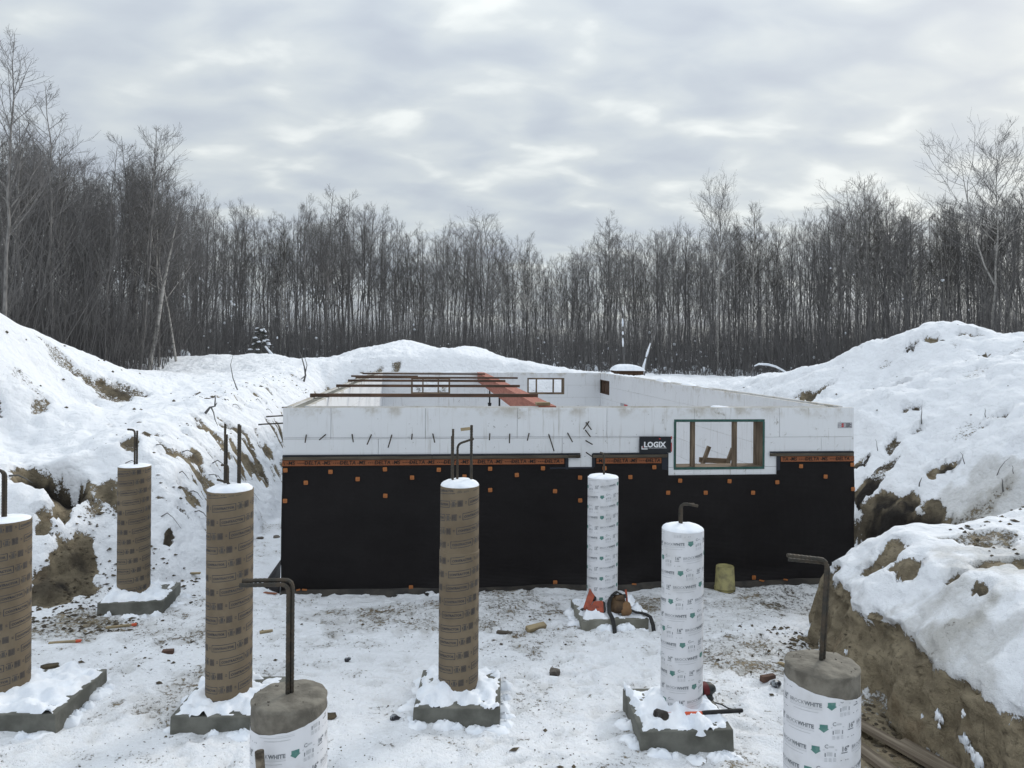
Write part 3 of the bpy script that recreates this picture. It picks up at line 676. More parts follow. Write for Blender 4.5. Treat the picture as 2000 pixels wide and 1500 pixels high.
# square washers
def washer_mesh():
    mb = MB(); w = .027; mb.prism([(-w, -w+.006), (-w+.006, -w), (w-.006, -w), (w, -w+.006), (w, w-.006), (w-.006, w), (-w+.006, w), (-w, w-.006)], .006)
    mb.lathe([(0, .006), (.008, .006), (.009, 0)], 8, (0, 0, 0)); 
    for i in range(len(mb.v)-24, len(mb.v)): x, y, z = mb.v[i]; mb.v[i] = (x, -z-.002, y)
    return mb.mesh('fastener_plate')
wm = washer_mesh(); wm.materials.append(M['orange'])
for x, y in [(558, 918), (646, 921), (598, 942), (699, 935), (752, 916), (805, 932), (753, 967), (558, 977), (857, 917), (907, 930), (957, 915), (957, 956), (803, 1144), (1009, 927), (1060, 914), (1083, 958), (1132, 932), (1132, 976), (1180, 914), (1230, 931), (1277, 912), (1303, 961), (1327, 938), (1376, 961), (1423, 939), (1468, 961), (1516, 941), (1563, 910), (1610, 930), (1663, 954), (1663, 907), (1083, 1135), (1467, 1124)]:
    u, z = fpx(x, y); zz_ = zl(z); o_ = float(mem_off(np.array([u]), np.array([zz_]))[0])
    fo = link('fastener_plate', wm, None, ms); fo.location = (min(u, HW-.03), o_-.012, zz_); fo.rotation_euler = (0, rng.uniform(-.06, .06), 0)
# foot of the sheet lying on the ground, torn orange print on it
def foot_strip():
    n_ = 90; v = []; f = []
    for i in range(n_+1):
        u = HW*i/n_; w_ = .10+.05*float(fbm(np.array([u*1.1]), np.array([3.]), o=3, s=2)[0])
        o0 = float(mem_off(np.array([u]), np.array([.03]))[0]); p = HWp(u, o0-w_); gzv = float(gz(p[0], p[1]))+.03
        v += [(u, o0-.004, .10), (u, o0-.4*w_, max(gzv+.02, .05)), (u, o0-w_, max(gzv-.004, -.01))]
        if i: k = 3*i; f += [(k-3, k-2, k+1, k), (k-2, k-1, k+2, k+1)]
    return np_mesh('sheet_foot', v, f)
fs = link('sheet_foot', foot_strip(), pm('muddy_sheet', (.020, .018, .017), (.05, .044, .036), 5, .6, .4, 24), ms)
for u, w_ in [(.22, .05), (.30, .06), (4.62, .06), (6.4, .07), (6.75, .06)]:
    o0 = float(mem_off(np.array([u]), np.array([.03]))[0])
    build(MB().box((u, o0-.035, .105), (w_, .004, .02), Matrix.Rotation(rng.uniform(-.3, .3), 3, 'Y')), 'orange_scrap', M['orange'], ms)
def corner_flap():
    v = []; f = []; n_ = 8; m_ = 10
    for i in range(n_+1):
        t = i/n_
        for j in range(m_+1):
            s = j/m_; x = -.012-.33*s*(1-t)**.9; y = .02+.30*s-.10*s*s+.25*t*s; z = .02+.50*t*(1-.15*s)+.012*math.sin(16*s+5*t)*s
            v.append((x, y-.09*(1-t)*(1-s), z))
            if i and j: k = i*(m_+1)+j; f.append((k-m_-2, k-m_-1, k, k-1))
    return np_mesh('sheet_corner', v, f)
cf = link('sheet_corner', corner_flap(), M['membrane'], ms); cf.modifiers.new('t', 'SOLIDIFY').thickness = .004
mb = MB(); mb.bar((-.05, -.085, .075), (-.30, .10, .045), .05, .006); mb.bar((-.10, -.06, .17), (-.18, -.01, .155), .03, .006); build(mb, 'orange_scrap', M['orange_strip'], ms)

# sign, stickers
T_L1 = text_mesh('LOG', .125, .005); T_L2 = text_mesh('IX', .125, .005)
s0 = fpx(1247, 884); s1_ = fpx(1309, 852); su0, su1, sz0, sz1 = s0[0], s1_[0], zl(s0[1]), zl(s1_[1])
SG = build(MB().span((su0, -.0395, sz0), (su1, -.0345, sz1)), 'sign_board', M['sign_black'], FD); SG['label'] = 'black board with white lettering beside the front window opening'
wS = su1-su0; vL = np.concatenate([T_L1[0]]); wl = T_L1[0][:, 0].max(); wi = T_L2[0][:, 0].max(); sc_ = .70*wS/(wl+wi+.004)
mb = MB()
for (tv, tf), off in ((T_L1, 0), (T_L2, wl+.004)):
    mb.add([(su0+.14*wS+(x+off)*sc_, -.0415, sz0+.36*(sz1-sz0)+y*sc_*1.0) for x, y, z in tv], tf)
mb.span((su0+.07*wS, -.0415, sz0+.22*(sz1-sz0)), (su0+.095*wS, -.040, sz0+.42*(sz1-sz0))); mb.span((su0+.095*wS, -.0415, sz0+.22*(sz1-sz0)), (su0+.26*wS, -.040, sz0+.28*(sz1-sz0)))
for k in range(22): mb.span((su0+(.29+.026*k)*wS, -.0415, sz0+.285*(sz1-sz0)), (su0+(.307+.026*k)*wS, -.040, sz0+.315*(sz1-sz0)))
build(mb, 'lettering', M['sign_white'], SG)
di = su0+.14*wS+(wl+.012)*sc_
mb = MB(); mb.span((di, -.042, sz0+.84*(sz1-sz0)), (di+.020, -.0402, sz0+.90*(sz1-sz0))); mb.span((su0+.105*wS, -.042, sz0+.31*(sz1-sz0)), (su0+.125*wS, -.0402, sz0+.42*(sz1-sz0))); build(mb, 'red_accent', M['red'], SG)
ra = fpx(1311.5, 882)[0]; rz0, rz1 = sz0+.01, sz1-.0
rs = build(MB().span((su1+.006, -.005, rz0), (su1+.024, -.0025, rz1)), 'red_sticker', M['red'], FD)
build(MB().span((su1+.008, -.007, rz0+.6*(rz1-rz0)), (su1+.022, -.0054, rz0+.8*(rz1-rz0))), 'white_mark', M['sign_white'], rs)
a = fpx(1636, 836); b = fpx(1664, 825)
sk = build(MB().span((a[0], -.005, zl(a[1])), (b[0], -.0025, zl(b[1]))), 'sticker', M['sticker'], FD)
cu, cz = a[0]+.36*(b[0]-a[0]), (zl(a[1])+zl(b[1]))/2
T_S = text_mesh('S', .07, .004)
mb = MB(); mb.add([(cu-.022+x, -.0068, cz-.024+y) for x, y, z in T_S[0]], T_S[1]); build(mb, 'lettering', M['red'], sk)
mb = MB()
for k in range(4): mb.span((cu+.045, -.0068, cz-.026+k*.015), (cu+.12-.02*(k % 2), -.0054, cz-.019+k*.015))
build(mb, 'fine_print', M['sign_black'], sk)
va, za = rpx(1212, 786.5, ur); vb2, zb = rpx(1226, 793, ur)
sk = build(MB().span((ur-.006, min(va, vb2), zl(zb)-.05), (ur-.003, max(va, vb2), zl(za))), 'sticker', M['sticker'], FD)
build(MB().span((ur-.008, min(va, vb2), zl(zb)-.05), (ur-.0065, min(va, vb2)+.45*abs(va-vb2), zl(za)-.01)), 'red_mark', M['red'], sk)

# loose snow strips along the wall tops
def snow_strip(name, a, b, w, h, par, n_=80, seed=0):
    a, b = np.array(a, float), np.array(b, float); d = b-a; s = np.array([-d[1], d[0], 0]); s /= np.linalg.norm(s)
    t = np.linspace(0, 1, n_); amp = np.clip(.55+1.3*fbm(t*np.linalg.norm(d)*1.6, t*0+seed, o=3, s=seed), 0, 1.4)*np.minimum(1, np.minimum(t, 1-t)*14)
    v = []; f = []; m_ = 7
    for i in range(n_):
        for j in range(m_):
            q = j/(m_-1); hh = h*amp[i]*math.sin(math.pi*q)**.6+(.012*amp[i]*sn(t[i]*60, q*4, 0, seed, 1) if 0 < j < m_-1 else 0)
            v.append(a+d*t[i]+s*(q-.5)*w*min(1, amp[i]+.1)+np.array([0, 0, hh-.004]))
            if i and j: k = i*m_+j; f.append((k-m_-1, k-m_, k, k-1))
    return link(name, np_mesh(name, v, f), M['snow'], par)
zt_l = HT+ZB
a = fpx(1395, 797)[0]; b = fpx(1475, 797)[0]
snow_strip('snow_strip', (a, .15, zt_l), (b, .15, zt_l), .20, .055, FD, 40, 3)
snow_strip('snow_strip', (HW-.12, HL-.3, zt_l), (HW-.12, 5.0, zt_l), .2, .05, FD, 120, 5)
snow_strip('snow_strip', (2.0, HL-.12, zt_l), (HW-.2, HL-.12, zt_l), .12, .03, FD, 60, 8)

# steel beam and posts, planks across the top (things that rest on the foundation)
bu1 = ((P(1083, 790, 10.35)[:2]-HX) @ ud); bu0 = bu1-.24
p0 = HWp((bu0+bu1)/2, 0)
BE = thing('steel_beam', 'red primed steel beam running the length of the foundation', 'beam', (p0[0], p0[1], HT-.29), HYAW)
va_, vb_ = .20, HL-.12; w_ = .12
build(MB().span((-w_, va_, .275), (w_, vb_, .296)), 'top_flange', M['beam'], BE)
build(MB().span((-w_, va_, 0.0), (w_, vb_, .02)), 'bottom_flange', M['beam'], BE)
build(MB().span((-w_+.006, va_, .0205), (w_-.006, vb_, .2745)), 'side_plates', M['beam'], BE)
for py, pxx, lab in ((757, 948, 'black steel jack post under the beam close to the back wall'), (770, 975, 'black steel jack post under the middle of the red beam')):
    D = F*(CAMZ-(HT-.29))/(py-HY+.4); q = P(pxx, py, D); vloc = (q[:2]-HX) @ vd; p = HWp((bu0+bu1)/2, vloc); zf = float(gz(p[0], p[1]))
    o = thing('jack_post', lab, 'post', (p[0], p[1], zf), HYAW, 'jack posts'); h = HT-.29-zf
    build(MB().lathe([(0, 0), (.10, 0), (.10, .012), (.045, .012), (.045, h*.78), (.052, h*.78), (.052, h*.80), (0, h*.80)], 16), 'post_tube', M['post'], o)
    build(MB().lathe([(0, h*.80), (.022, h*.80), (.022, h-.012), (0, h-.012)], 12), 'screw', M['post'], o)
    build(MB().span((-.07, -.07, h-.012), (.07, .07, h-.001)), 'cap_plate', M['post'], o)
q = P(1066, 789, 10.25); o = tag(build(MB().box((0, 0, 0), (.19, .12, .04), Matrix.Rotation(.15, 3, 'Z')), 'wood_block', M['wood_pale']), 'short wooden block lying on the near end of the red beam', 'wood block'); o.location = (q[0]-.04, q[1]+.05, HT+.030)
plk = [(772, 606, 1050, .052, 0), (753.5, 657, 1015, .05, 0), (743.5, 680, 987, .05, 0), (737.5, 748, 1011, .045, 0), (734.8, 685, 816, .045, 0), (729.8, 708, 947, .045, 0)]
for k, (y, xa, xb, th_, _) in enumerate(plk):
    a = PZ(xa, y, HT+.03); a2 = PZ((xa+xb)/2, y, HT+.03); vl = (a2[:2]-HX) @ vd; vl = min(vl, HL-1.0 if k < 5 else HL-.15)
    ua = fpx(xa, y, vl)[0]; ub = fpx(xb, y, vl)[0]
    if k == 3: ua = -.05; 
    c = HWp((ua+ub)/2, vl); lab = ['longest brown plank laid across the left wall and beam, closest to the front wall', 'brown plank across the walls, second from the front wall', 'brown plank across the walls, third from the front wall', 'brown plank reaching past the beam beside the short plank', 'short brown plank on the left wall beside a longer one', 'brown plank laid along the back wall top'][k]
    zoff = .027
    if k == 4: c = HWp((ua+ub)/2, vl+.12)
    mb = MB().box((0, 0, 0), (ub-ua, .09, th_)); o = build(mb, 'plank', M['plank']); tag(o, lab, 'plank', 'planks laid across the foundation')
    o.location = (c[0], c[1], HT+.003+th_/2); o.rotation_euler = (0, 0, HYAW+rng.uniform(-.008, .008))
# wooden brace seen through the front window
vB = .75
a = fpx(1368, 905, vB); b = fpx(1432, 908, vB); c0 = HWp((a[0]+b[0])/2, vB)
o = thing('wooden_brace', 'scrap wood brace with two slanted uprights inside the front window opening', 'brace', (c0[0], c0[1], 0), HYAW)
ux = lambda x, y: (fpx(x, y, vB)[0]-(a[0]+b[0])/2, 0, fpx(x, y, vB)[1])
build(MB().bar(ux(1366, 898), ux(1426, 901), .04, .075), 'rail', M['wood'], o)
for (p, q) in (((1369, 909), (1383, 871)), ((1417, 908), (1429, 875))):
    A, B = Vector(ux(*p)), Vector(ux(*q)); dA = (A-B).normalized(); A2 = A+dA*((A.z-float(gz(*HWp((a[0]+b[0])/2, vB))))/(-dA.z))
    build(MB().bar(A2+Vector((0, -.042, 0)), B+Vector((0, -.042, 0)), .04, .075, (0, 1, 0)), 'upright', M['woodz'], o)
#PART3

# ------------------------------------------------------------------ concrete piers in paper tubes
T_CON = text_mesh('CONTRACTOR', .0255, .0011, 0); T_BR = text_mesh('BROCK', .030, -.0002); T_WH = text_mesh('WHITE', .030, .0013)
T_16 = text_mesh('16"', .036, .0012); T_12 = text_mesh('12"', .036, .0012); T_C = text_mesh('C', .030, .0004); T_1 = text_mesh('1', .026, .0016)
def rq(x0, y0, x1, y1): return np.array([(x0, y0, 0), (x1, y0, 0), (x1, y1, 0), (x0, y1, 0)]), [(0, 1, 2, 3)]
def sub(x0, y0, x1, y1, n=1):
    xs = np.linspace(x0, x1, n+1); v = []; f = []
    for i in range(n+1): v += [(xs[i], y0, 0), (xs[i], y1, 0)]
    for i in range(n): f.append((2*i, 2*i+2, 2*i+3, 2*i+1))
    return np.array(v), f
def shift(tf, dx, dy, s=1.): return tf[0]*s+np.array([dx, dy, 0]), tf[1]
def join(ps):
    v = []; f = []; n = 0
    for a, b in ps: v.append(a); f += [tuple(i+n for i in q) for q in b]; n += len(a)
    return np.concatenate(v), f
wc = T_CON[0][:, 0].max(); hb = wc+.028
PR_BROWN = [('brown_ink', join([shift(T_CON, .014, .020), sub(0, 0, hb, .005, 5), sub(0, .055, hb, .060, 5), rq(0, .005, .005, .055), rq(hb-.005, .005, hb, .055)]
                               +[rq(hb+.075+.004*k, .004, hb+.0766+.004*k, .056) for k in range(11)]+[rq(hb+.072, .003+.0085*k, hb+.121, .0058+.0085*k) for k in range(7)]
                               +[rq(hb+.014, .056, hb+.058, .0605), rq(hb+.012, .020, hb+.018, .040), rq(hb+.056, .020, hb+.062, .040), rq(hb+.140, .036, hb+.155, .041), rq(hb+.140, .024, hb+.155, .029)])),
            ('brown_ink2', join([rq(.016, .010, hb-.018, .0145), rq(hb+.026, .010, hb+.048, .050), rq(hb+.014, .004, hb+.060, .0075), rq(hb+.014, .012, hb+.060, .015), rq(hb+.022, .020, hb+.052, .023)]))]
wb = T_BR[0][:, 0].max(); ww = T_WH[0][:, 0].max()
def white_print(T_N):
    wn_ = T_N[0][:, 0].max(); x0 = wn_+.02; xb = x0+wb+ww+.004; g0 = xb+.028; l0 = g0+.058
    badge = (np.array([(g0, .040, 0), (g0, .020, 0), (g0-.006, .016, 0), (g0+.021, -.004, 0), (g0+.048, .016, 0), (g0+.042, .020, 0), (g0+.042, .040, 0)]), [(0, 1, 2, 3, 4, 5, 6)])
    return [('ink', join([shift(T_N, 0, .012), sub(0, .000, wn_*.8, .005, 2), shift(T_BR, x0, .012), shift(T_WH, x0+wb+.002, .012), shift(T_1, l0+.006, -.012), shift(T_1, l0+.058, -.012), shift(T_C, l0+.008, .034)]
                         +[rq(-.004+.014*k, -.040, .003+.014*k, -.036) for k in (0, 2, 3)])),
            ('ink_pale', join([sub(x0, .0045, xb, .006, 6), rq(l0+.03, .036, l0+.058, .046), rq(l0, .022, l0+.075, .026), sub(x0, -.004, xb, -.0015, 6), sub(x0+.03, -.022, xb-.02, -.0185, 5), rq(l0+.022, -.010, l0+.050, .012)]
                              +[rq(l0+.008+.023*k, -.040+.007*j, l0+.024+.023*k, -.037+.007*j) for k in range(3) for j in range(3)])),
            ('green', badge)], l0+.10
WP16, WL16 = white_print(T_16); WP12, WL12 = white_print(T_12)
def wrap(parts, Rr, z0, z1, pitch, step, ph, tops=None):
    out = {k: MB() for k, _ in parts}
    smax = (z1-z0)/pitch*2*math.pi*Rr; s = -step
    slope = pitch/(2*math.pi*Rr)
    while s < smax+step:
        for k, (v, f) in parts:
            ss_ = s+v[:, 0]; th = ss_/Rr+ph; zz_ = z0+ss_*slope+v[:, 1]
            rr_ = Rr+.0014
            W3 = np.stack([rr_*np.cos(th), rr_*np.sin(th), zz_], 1)
            zt_ = z1-.012 if tops is None else tops(th)-.01
            ok = (zz_ > z0+.01) & (zz_ < zt_)
            ff = [q for q in f if all(ok[i] for i in q)]
            if ff: out[k].add(W3, ff)
        s += step
    return out
def snow_patch(w, d, R0, hmax, seed, off=(0, 0), bare=()):
    n_ = 44; xs = np.linspace(-w/2+.004, w/2-.004, n_); ys = np.linspace(-d/2+.004, d/2-.004, n_); A, B = np.meshgrid(xs, ys); A, B = A.ravel(), B.ravel()
    edge = np.minimum(w/2-np.abs(A), d/2-np.abs(B)); rr_ = np.hypot(A-off[0], B-off[1])
    h = hmax*(.34+.75*fbm(A*8, B*8, o=4, s=seed)+.55*ss(R0+.17, R0, rr_))+.012*pillow(A*16, B*16, seed)
    h *= ss(-.004, .05, edge-.018+.045*fbm(A*11, B*11, o=3, s=seed+3))
    for bx, by, br in bare: h -= hmax*1.2*ss(br, br*.4, np.hypot(A-bx, B-by))
    h = np.where(h < .004, -.01, h)
    ii = (np.arange(n_-1)[:, None]*n_+np.arange(n_-1)[None, :]).ravel(); q = np.stack([ii, ii+1, ii+n_+1, ii+n_], 1)
    q = q[(h[q] > 0).any(1)]
    return np_mesh('snow', np.stack([A, B, h], 1), q)
def cap_mesh(Rr, h, seed, drip=.0):
    mb = MB(); pr = [(0, h), (Rr*.35, h*.98), (Rr*.65, h*.86), (Rr*.86, h*.60), (Rr*.97, h*.30), (Rr*1.012, h*.04), (Rr*1.008, -.012), (Rr*.9, -.014)]
    mb.lathe(pr, 40); v = np.array(mb.v); a = np.arctan2(v[:, 1], v[:, 0]); rr_ = np.hypot(v[:, 0], v[:, 1])/Rr
    v[:, 2] += h*.20*fbm(v[:, 0]*9, v[:, 1]*9, o=3, s=seed)*(rr_ < 1.0)
    v[:, 2] -= drip*ss(.9, 1., rr_)*np.clip(fbm(np.cos(a)*2+5, np.sin(a)*2, o=3, s=seed), 0, 1)
    mb.v = [tuple(x) for x in v]; return mb.mesh('snow_cap')
PIER = []
def pier(pxc, D, rad, ztop, zbot, kind, label, rebars, foot=None, cap=.05, pitch=.118, splice=None, lean=0, T_=None, tilt=None, group=None, seed=1):
    c = P(pxc, 1100, D); x0, y0 = c[0], c[1]; g = float(gz(x0, y0))
    o = thing('concrete_pier', label, 'pier', (x0, y0, g), 0, group); PIER.append((o, rad, foot))
    zt_, zb = ztop-g, zbot-g
    tops = None
    mt = M['brown'] if kind == 'brown' else M['white']
    if tilt:                                        # bare concrete standing out of a sloping torn paper edge
        dz, amp, ph = tilt; tops = lambda th: zt_-dz+amp*np.cos(th-ph)
        mb = MB(); seg = 56; v = []; f = []; prf = [0, .2, .5, .8, 1.0]
        for i in range(seg):
            a = 2*math.pi*i/seg; e = float(tops(np.array(a)))+.004*sn(math.cos(a)*6, math.sin(a)*6, 0, 3, 1)
            for t in prf: v.append((rad*math.cos(a), rad*math.sin(a), zb+(e-zb)*t))
        m_ = len(prf); f = [(i*m_+j, ((i+1) % seg)*m_+j, ((i+1) % seg)*m_+j+1, i*m_+j+1) for i in range(seg) for j in range(m_-1)]
        mb.add(v, f, True); tube = build(mb, 'paper_tube', mt, o)
        # concrete: skirt + trowelled top
        rings = [(.995, zt_-.16), (.994, zt_-.05), (.992, zt_-.022), (1.004, zt_-.008), (.985, zt_+.002), (.9, zt_+.006), (.7, zt_+.012), (.45, zt_+.016), (.2, zt_+.018), (.001, zt_+.018)]
        v = []
        for k, (r_, z_) in enumerate(rings):
            for i in range(72):
                a = 2*math.pi*i/72; xx, yy = r_*rad*math.cos(a), r_*rad*math.sin(a)
                nz = sn(xx*11+seed, yy*26, 0, seed)
                rr_ = .992+(.008*sn(math.cos(a)*2.2, math.sin(a)*2.2, z_*40, seed+2) if 3 <= k <= 4 else 0)-(.01 if k == 2 else 0)
                v.append((xx*rr_, yy*rr_, z_+(nz*.007 if k >= 4 else (.010*sn(math.cos(a)*2, math.sin(a)*2, 0, seed) if k in (2, 3) else 0))))
        f = [(k*72+i, k*72+(i+1) % 72, (k+1)*72+(i+1) % 72, (k+1)*72+i) for k in range(len(rings)-1) for i in range(72)]
        build(MB().add(v, f, True), 'concrete_top', M['concrete_wet'], o)
        mb = MB()
        for k in range(26):
            a, r_ = rng.uniform(0, 6.28), rad*math.sqrt(rng.uniform(.02, .85)); s_ = rng.uniform(.003, .008)
            mb.box((r_*math.cos(a), r_*math.sin(a), zt_+.012), (s_, s_*1.3, s_), Matrix.Rotation(rng.uniform(0, 3), 3, 'Z'), s_*.3)
        build(mb, 'aggregate', M['rock'], o)
    else:
        th = .006; mb = MB()
        if splice:
            mb.lathe([(rad*1.03, zb), (rad*1.03, splice-g), (rad+.001, splice-g+.004), (rad, zt_), (rad-th, zt_), (rad-th, zt_-.05)], 48)
        else: mb.lathe([(rad, zb), (rad, zt_), (rad-th, zt_), (rad-th, zt_-.05)], 48)
        tube = build(mb, 'paper_tube', mt, o)
        tube.data.polygons.foreach_set('use_smooth', [True]*len(tube.data.polygons)); tube.data.set_sharp_from_angle(angle=R(40)) if hasattr(tube.data, 'set_sharp_from_angle') else None
        build(MB().lathe([(0, zb+.01), (rad*.93, zb+.01), (rad*.93, zt_-.02), (0, zt_-.015)], 32), 'concrete_core', M['concrete'], o)
        if cap: link('snow_cap', cap_mesh(rad*.985, cap, seed, .05 if seed == 3 else .012), M['snow'], o).location = (0, 0, zt_)
    if kind == 'brown': sets = PR_BROWN; step = hb+.17; 
    else: sets, step = (WP12, WL12) if T_ == '12' else (WP16, WL16)
    if splice:
        pr = [wrap(sets, rad*1.031, zb, splice-g, pitch, step, seed*1.3), wrap(sets, rad+.0005, splice-g+.01, zt_, pitch, step, seed*2.1)]
    else: pr = [wrap(sets, rad, zb, zt_, pitch, step, seed*1.3, tops)]
    for p_ in pr:
        for k, mb in p_.items():
            if mb.n: build(mb, 'print_'+{'brown_ink': 'dark', 'brown_ink2': 'faded', 'ink': 'dark', 'ink_pale': 'faded', 'green': 'badge'}[k], M[k], tube)['kind'] = 'stuff'
    for path, r_ in rebars:
        pts = [(p[0], p[1], p[2]+zt_) for p in path]
        # rounded bends
        out = [pts[0]]
        for i in range(1, len(pts)-1):
            A, B, C = Vector(pts[i-1]), Vector(pts[i]), Vector(pts[i+1]); q = min(.045, (A-B).length*.45, (C-B).length*.45)
            a_, c_ = B+(A-B).normalized()*q, B+(C-B).normalized()*q
            for t in np.linspace(0, 1, 6): out.append((1-t)**2*a_+2*t*(1-t)*B+t*t*c_)
        out.append(pts[-1]); res = []
        for i in range(len(out)-1):
            A, B = Vector(out[i]), Vector(out[i+1]); n_ = max(1, int((B-A).length/.012))
            for j in range(n_): res.append(A.lerp(B, j/n_))
        res.append(Vector(out[-1])); mb = MB(); mb.tube(res, [r_*(1.06 if i % 2 else .94) for i in range(len(res))], 8, True, False); build(mb, 'rebar', M['rebar'], o)
    if foot:
        fx0, fx1, fy0, fy1, fh, fm, rot = foot
        cx, cy = (fx0+fx1)/2-x0, (fy0+fy1)/2-y0; w, d = fx1-fx0, fy1-fy0
        fo = link('footing', None, None, o); fo.location = (cx, cy, 0); fo.rotation_euler = (0, 0, rot)
        b = build(MB().box((0, 0, (fh-.06)/2), (w, d, fh+.06), None, .006), 'footing_block', M[fm], fo, .008)
        link('snow', snow_patch(w, d, rad, .075, seed+20, (-cx, -cy)), M['snow'], fo).location = (0, 0, fh)
    return o
rb = .0105
def vert(x, y, h, sink=.10): return [(x, y, -sink), (x, y, h)]
k6 = F
G1 = 'brown tube piers'; G2 = 'white tube piers'
def fx(x, D): return float(P(x, 1300, D)[0])
pier(13, 6.5, .187, 1.68, .135, 'brown', 'brown paper tube pier with one doubled hooked bar near the left bank hollow', [([(-.035, 0, -.1), (-.035, 0, .42), (-.12, -.02, .44)], .013), ([(-.012, .0, -.1), (-.012, 0, .405), (-.10, .05, .42)], .011)], (fx(-90, 6.2), fx(100, 6.12), 6.12, 7.0, .14, 'footing', R(3)), .022, seed=2, group=G1)
pier(261.5, 9.15, .186, 1.73, .135, 'brown', 'short brown paper tube pier standing against the snowy clay bank', [([(0, 0, -.1), (.0, 0, .44), (-.10, .02, .445)], .012), ([(.018, .02, -.1), (.018, .02, .43)], .012)], (fx(185, 8.8), fx(318, 8.95), 8.78, 9.5, .14, 'footing', R(9)), .02, seed=5, group=G1)
pier(449, 6.47, .192, 1.965, .14, 'brown', 'brown paper tube pier with two tall bars and a small hook above its snow', [(vert(-.062, .03, .565), .0105), (vert(-.052, .045, .47), .009), (vert(.05, .05, .56), .012), (vert(.062, .05, .55), .011), ([(-.015, -.02, -.1), (-.015, -.02, .21), (-.07, -.04, .215)], .010), ([(.005, -.01, -.06), (.005, -.01, .055), (-.11, -.02, .085)], .010)], (fx(330, 6.12), fx(508, 6.12), 6.12, 6.88, .13, 'footing', R(1.5)), .042, seed=3, group=G1)
pier(897, 6.62, .171, 1.99, .165, 'brown', 'brown paper tube pier with a wider sleeve on its lower half', [(vert(-.075, .04, .43), .0105), (vert(-.062, -.03, .50), .0105), ([(-.025, .02, -.1), (-.025, .02, .36), (.12, -.03, .415)], .0105), (vert(.098, .03, .53), .0125)], (fx(807, 6.27), fx(977, 6.27), 6.27, 7.02, .135, 'footing', R(0)), .055, splice=3.2-(1083-HY)/F*6.62+.04, seed=4, group=G1)
pier(1176.5, 8.8, .180, 1.70, .12, 'white', 'white printed tube pier close to the black sheet with tools at its foot', [([(.01, 0, -.1), (.01, 0, .27), (-.02, .10, .272)], .012), ([(.01, .02, .265), (.07, -.03, .275)], .008)], (fx(1128, 8.5), fx(1258, 8.6), 8.47, 9.2, .12, 'footing_pale', R(5)), .034, T_='12', seed=6, group=G2)
pier(1333, 6.28, .1735, 1.70, .14, 'white', 'white printed tube pier with a sledgehammer lying on its footing', [([(-.012, 0, -.1), (-.012, 0, .215), (.115, -.05, .20)], .012), ([(-.02, .02, -.1), (-.02, .02, .20), (.10, .02, .20)], .012)], (fx(1247, 5.88), fx(1433, 5.88), 5.88, 6.62, .145, 'footing', R(2)), .042, seed=7, group=G2)
pier(567.5, 4.2, .209, 1.232, -.02, 'white', 'white printed tube pier with bare concrete top and double hooked bar bent towards the bank', [([(-.008, -.009, -.1), (-.008, -.009, .634), (-.28, -.02, .631)], .0125), ([(.010, .009, -.1), (.010, .009, .655), (-.27, .0, .650)], .0125)], None, 0, pitch=.124, tilt=(.095, .036, R(20)), seed=8, group=G2)
pier(1607, 4.36, .2095, 1.375, -.02, 'white', 'white printed tube pier with bare concrete top beside the cut clay bank', [([(-.012, .0, -.1), (.020, -.01, .61), (-.22, -.03, .64)], .0125), ([(.012, .02, -.1), (.040, .012, .585), (-.19, .03, .60)], .0115)], None, 0, pitch=.124, tilt=(.105, .030, R(170)), seed=9, group=G2)

# loose snow heaped against the footings
def heap(name, pts, seed, label):
    mb = MB()
    for x, y, r_, h in pts:
        v = []; f = []; n_ = 18; m_ = 6; g = float(gz(x, y))
        for j in range(m_+1):
            t = j/m_
            for i in range(n_):
                a = 2*math.pi*i/n_; rr_ = r_*math.sin(t*math.pi/2)**.9*(1+.3*sn(math.cos(a)*1.5+x*9, math.sin(a)*1.5+y*7, 0, seed))
                v.append((x+rr_*math.cos(a)*1.3, y+rr_*math.sin(a), g-.02+(h+.02)*math.cos(t*math.pi/2)*(1+.3*sn(math.cos(a)*2, math.sin(a)*2, t*4, seed, 1))))
                if j: f.append(((j-1)*n_+i, j*n_+i, j*n_+(i+1) % n_, (j-1)*n_+(i+1) % n_))
        mb.add(v, f, True)
    o = build(mb, name, M['snow']); return tag(o, label, 'snow', None, 'stuff')
pts = []
for o, rad, ft in PIER:
    if not ft: continue
    for k in range(26):
        e = rng.integers(0, 4); t = rng.uniform()
        x = ft[0]+t*(ft[1]-ft[0]) if e < 2 else (ft[0]-.03 if e == 2 else ft[1]+.03); y = ft[2]+t*(ft[3]-ft[2]) if e >= 2 else (ft[2]-.03 if e == 0 else ft[3]+.03)
        pts.append((x+rng.uniform(-.03, .03), y+rng.uniform(-.05, .02), rng.uniform(.025, .085), rng.uniform(.012, .05)))
heap('snow_crumbs', pts, 4, 'loose lumps of snow pushed up around the pier footings')

# ------------------------------------------------------------------ tools and litter
def on(px, py): return hit(px, py)
# framing nailer
q = P(1160, 1192, 8.5); zf = .178
o = thing('nail_gun', 'orange red nail gun lying on the footing of the white pier near the sheet', 'nail gun', (q[0]-.09, 8.56, zf), R(4))
S = .42
def gun(pts): return [(a*S, b*S) for a, b in pts]
build(MB().prism(gun([(.10, -.03), (.52, -.10), (.55, -.06), (.55, .20), (.52, .23), (.30, .22), (.22, .12), (.06, .08)]), .07), 'motor_body', M['tool_orange'], o, .008)
build(MB().prism(gun([(-.02, .04), (.06, -.005), (.22, .14), (.46, .62), (.40, .66), (.24, .64)]), .05), 'magazine', M['tool_orange'], o, .006)
build(MB().prism(gun([(.24, .60), (.46, .62), (.47, .55), (.36, .28), (.28, .25), (.37, .50), (.25, .54)]), .045), 'handle', M['rubber'], o, .006)
build(MB().prism(gun([(.30, .50), (.36, .50), (.28, .27), (.22, .25)]), .03), 'grip_panel', M['sticker'], o)
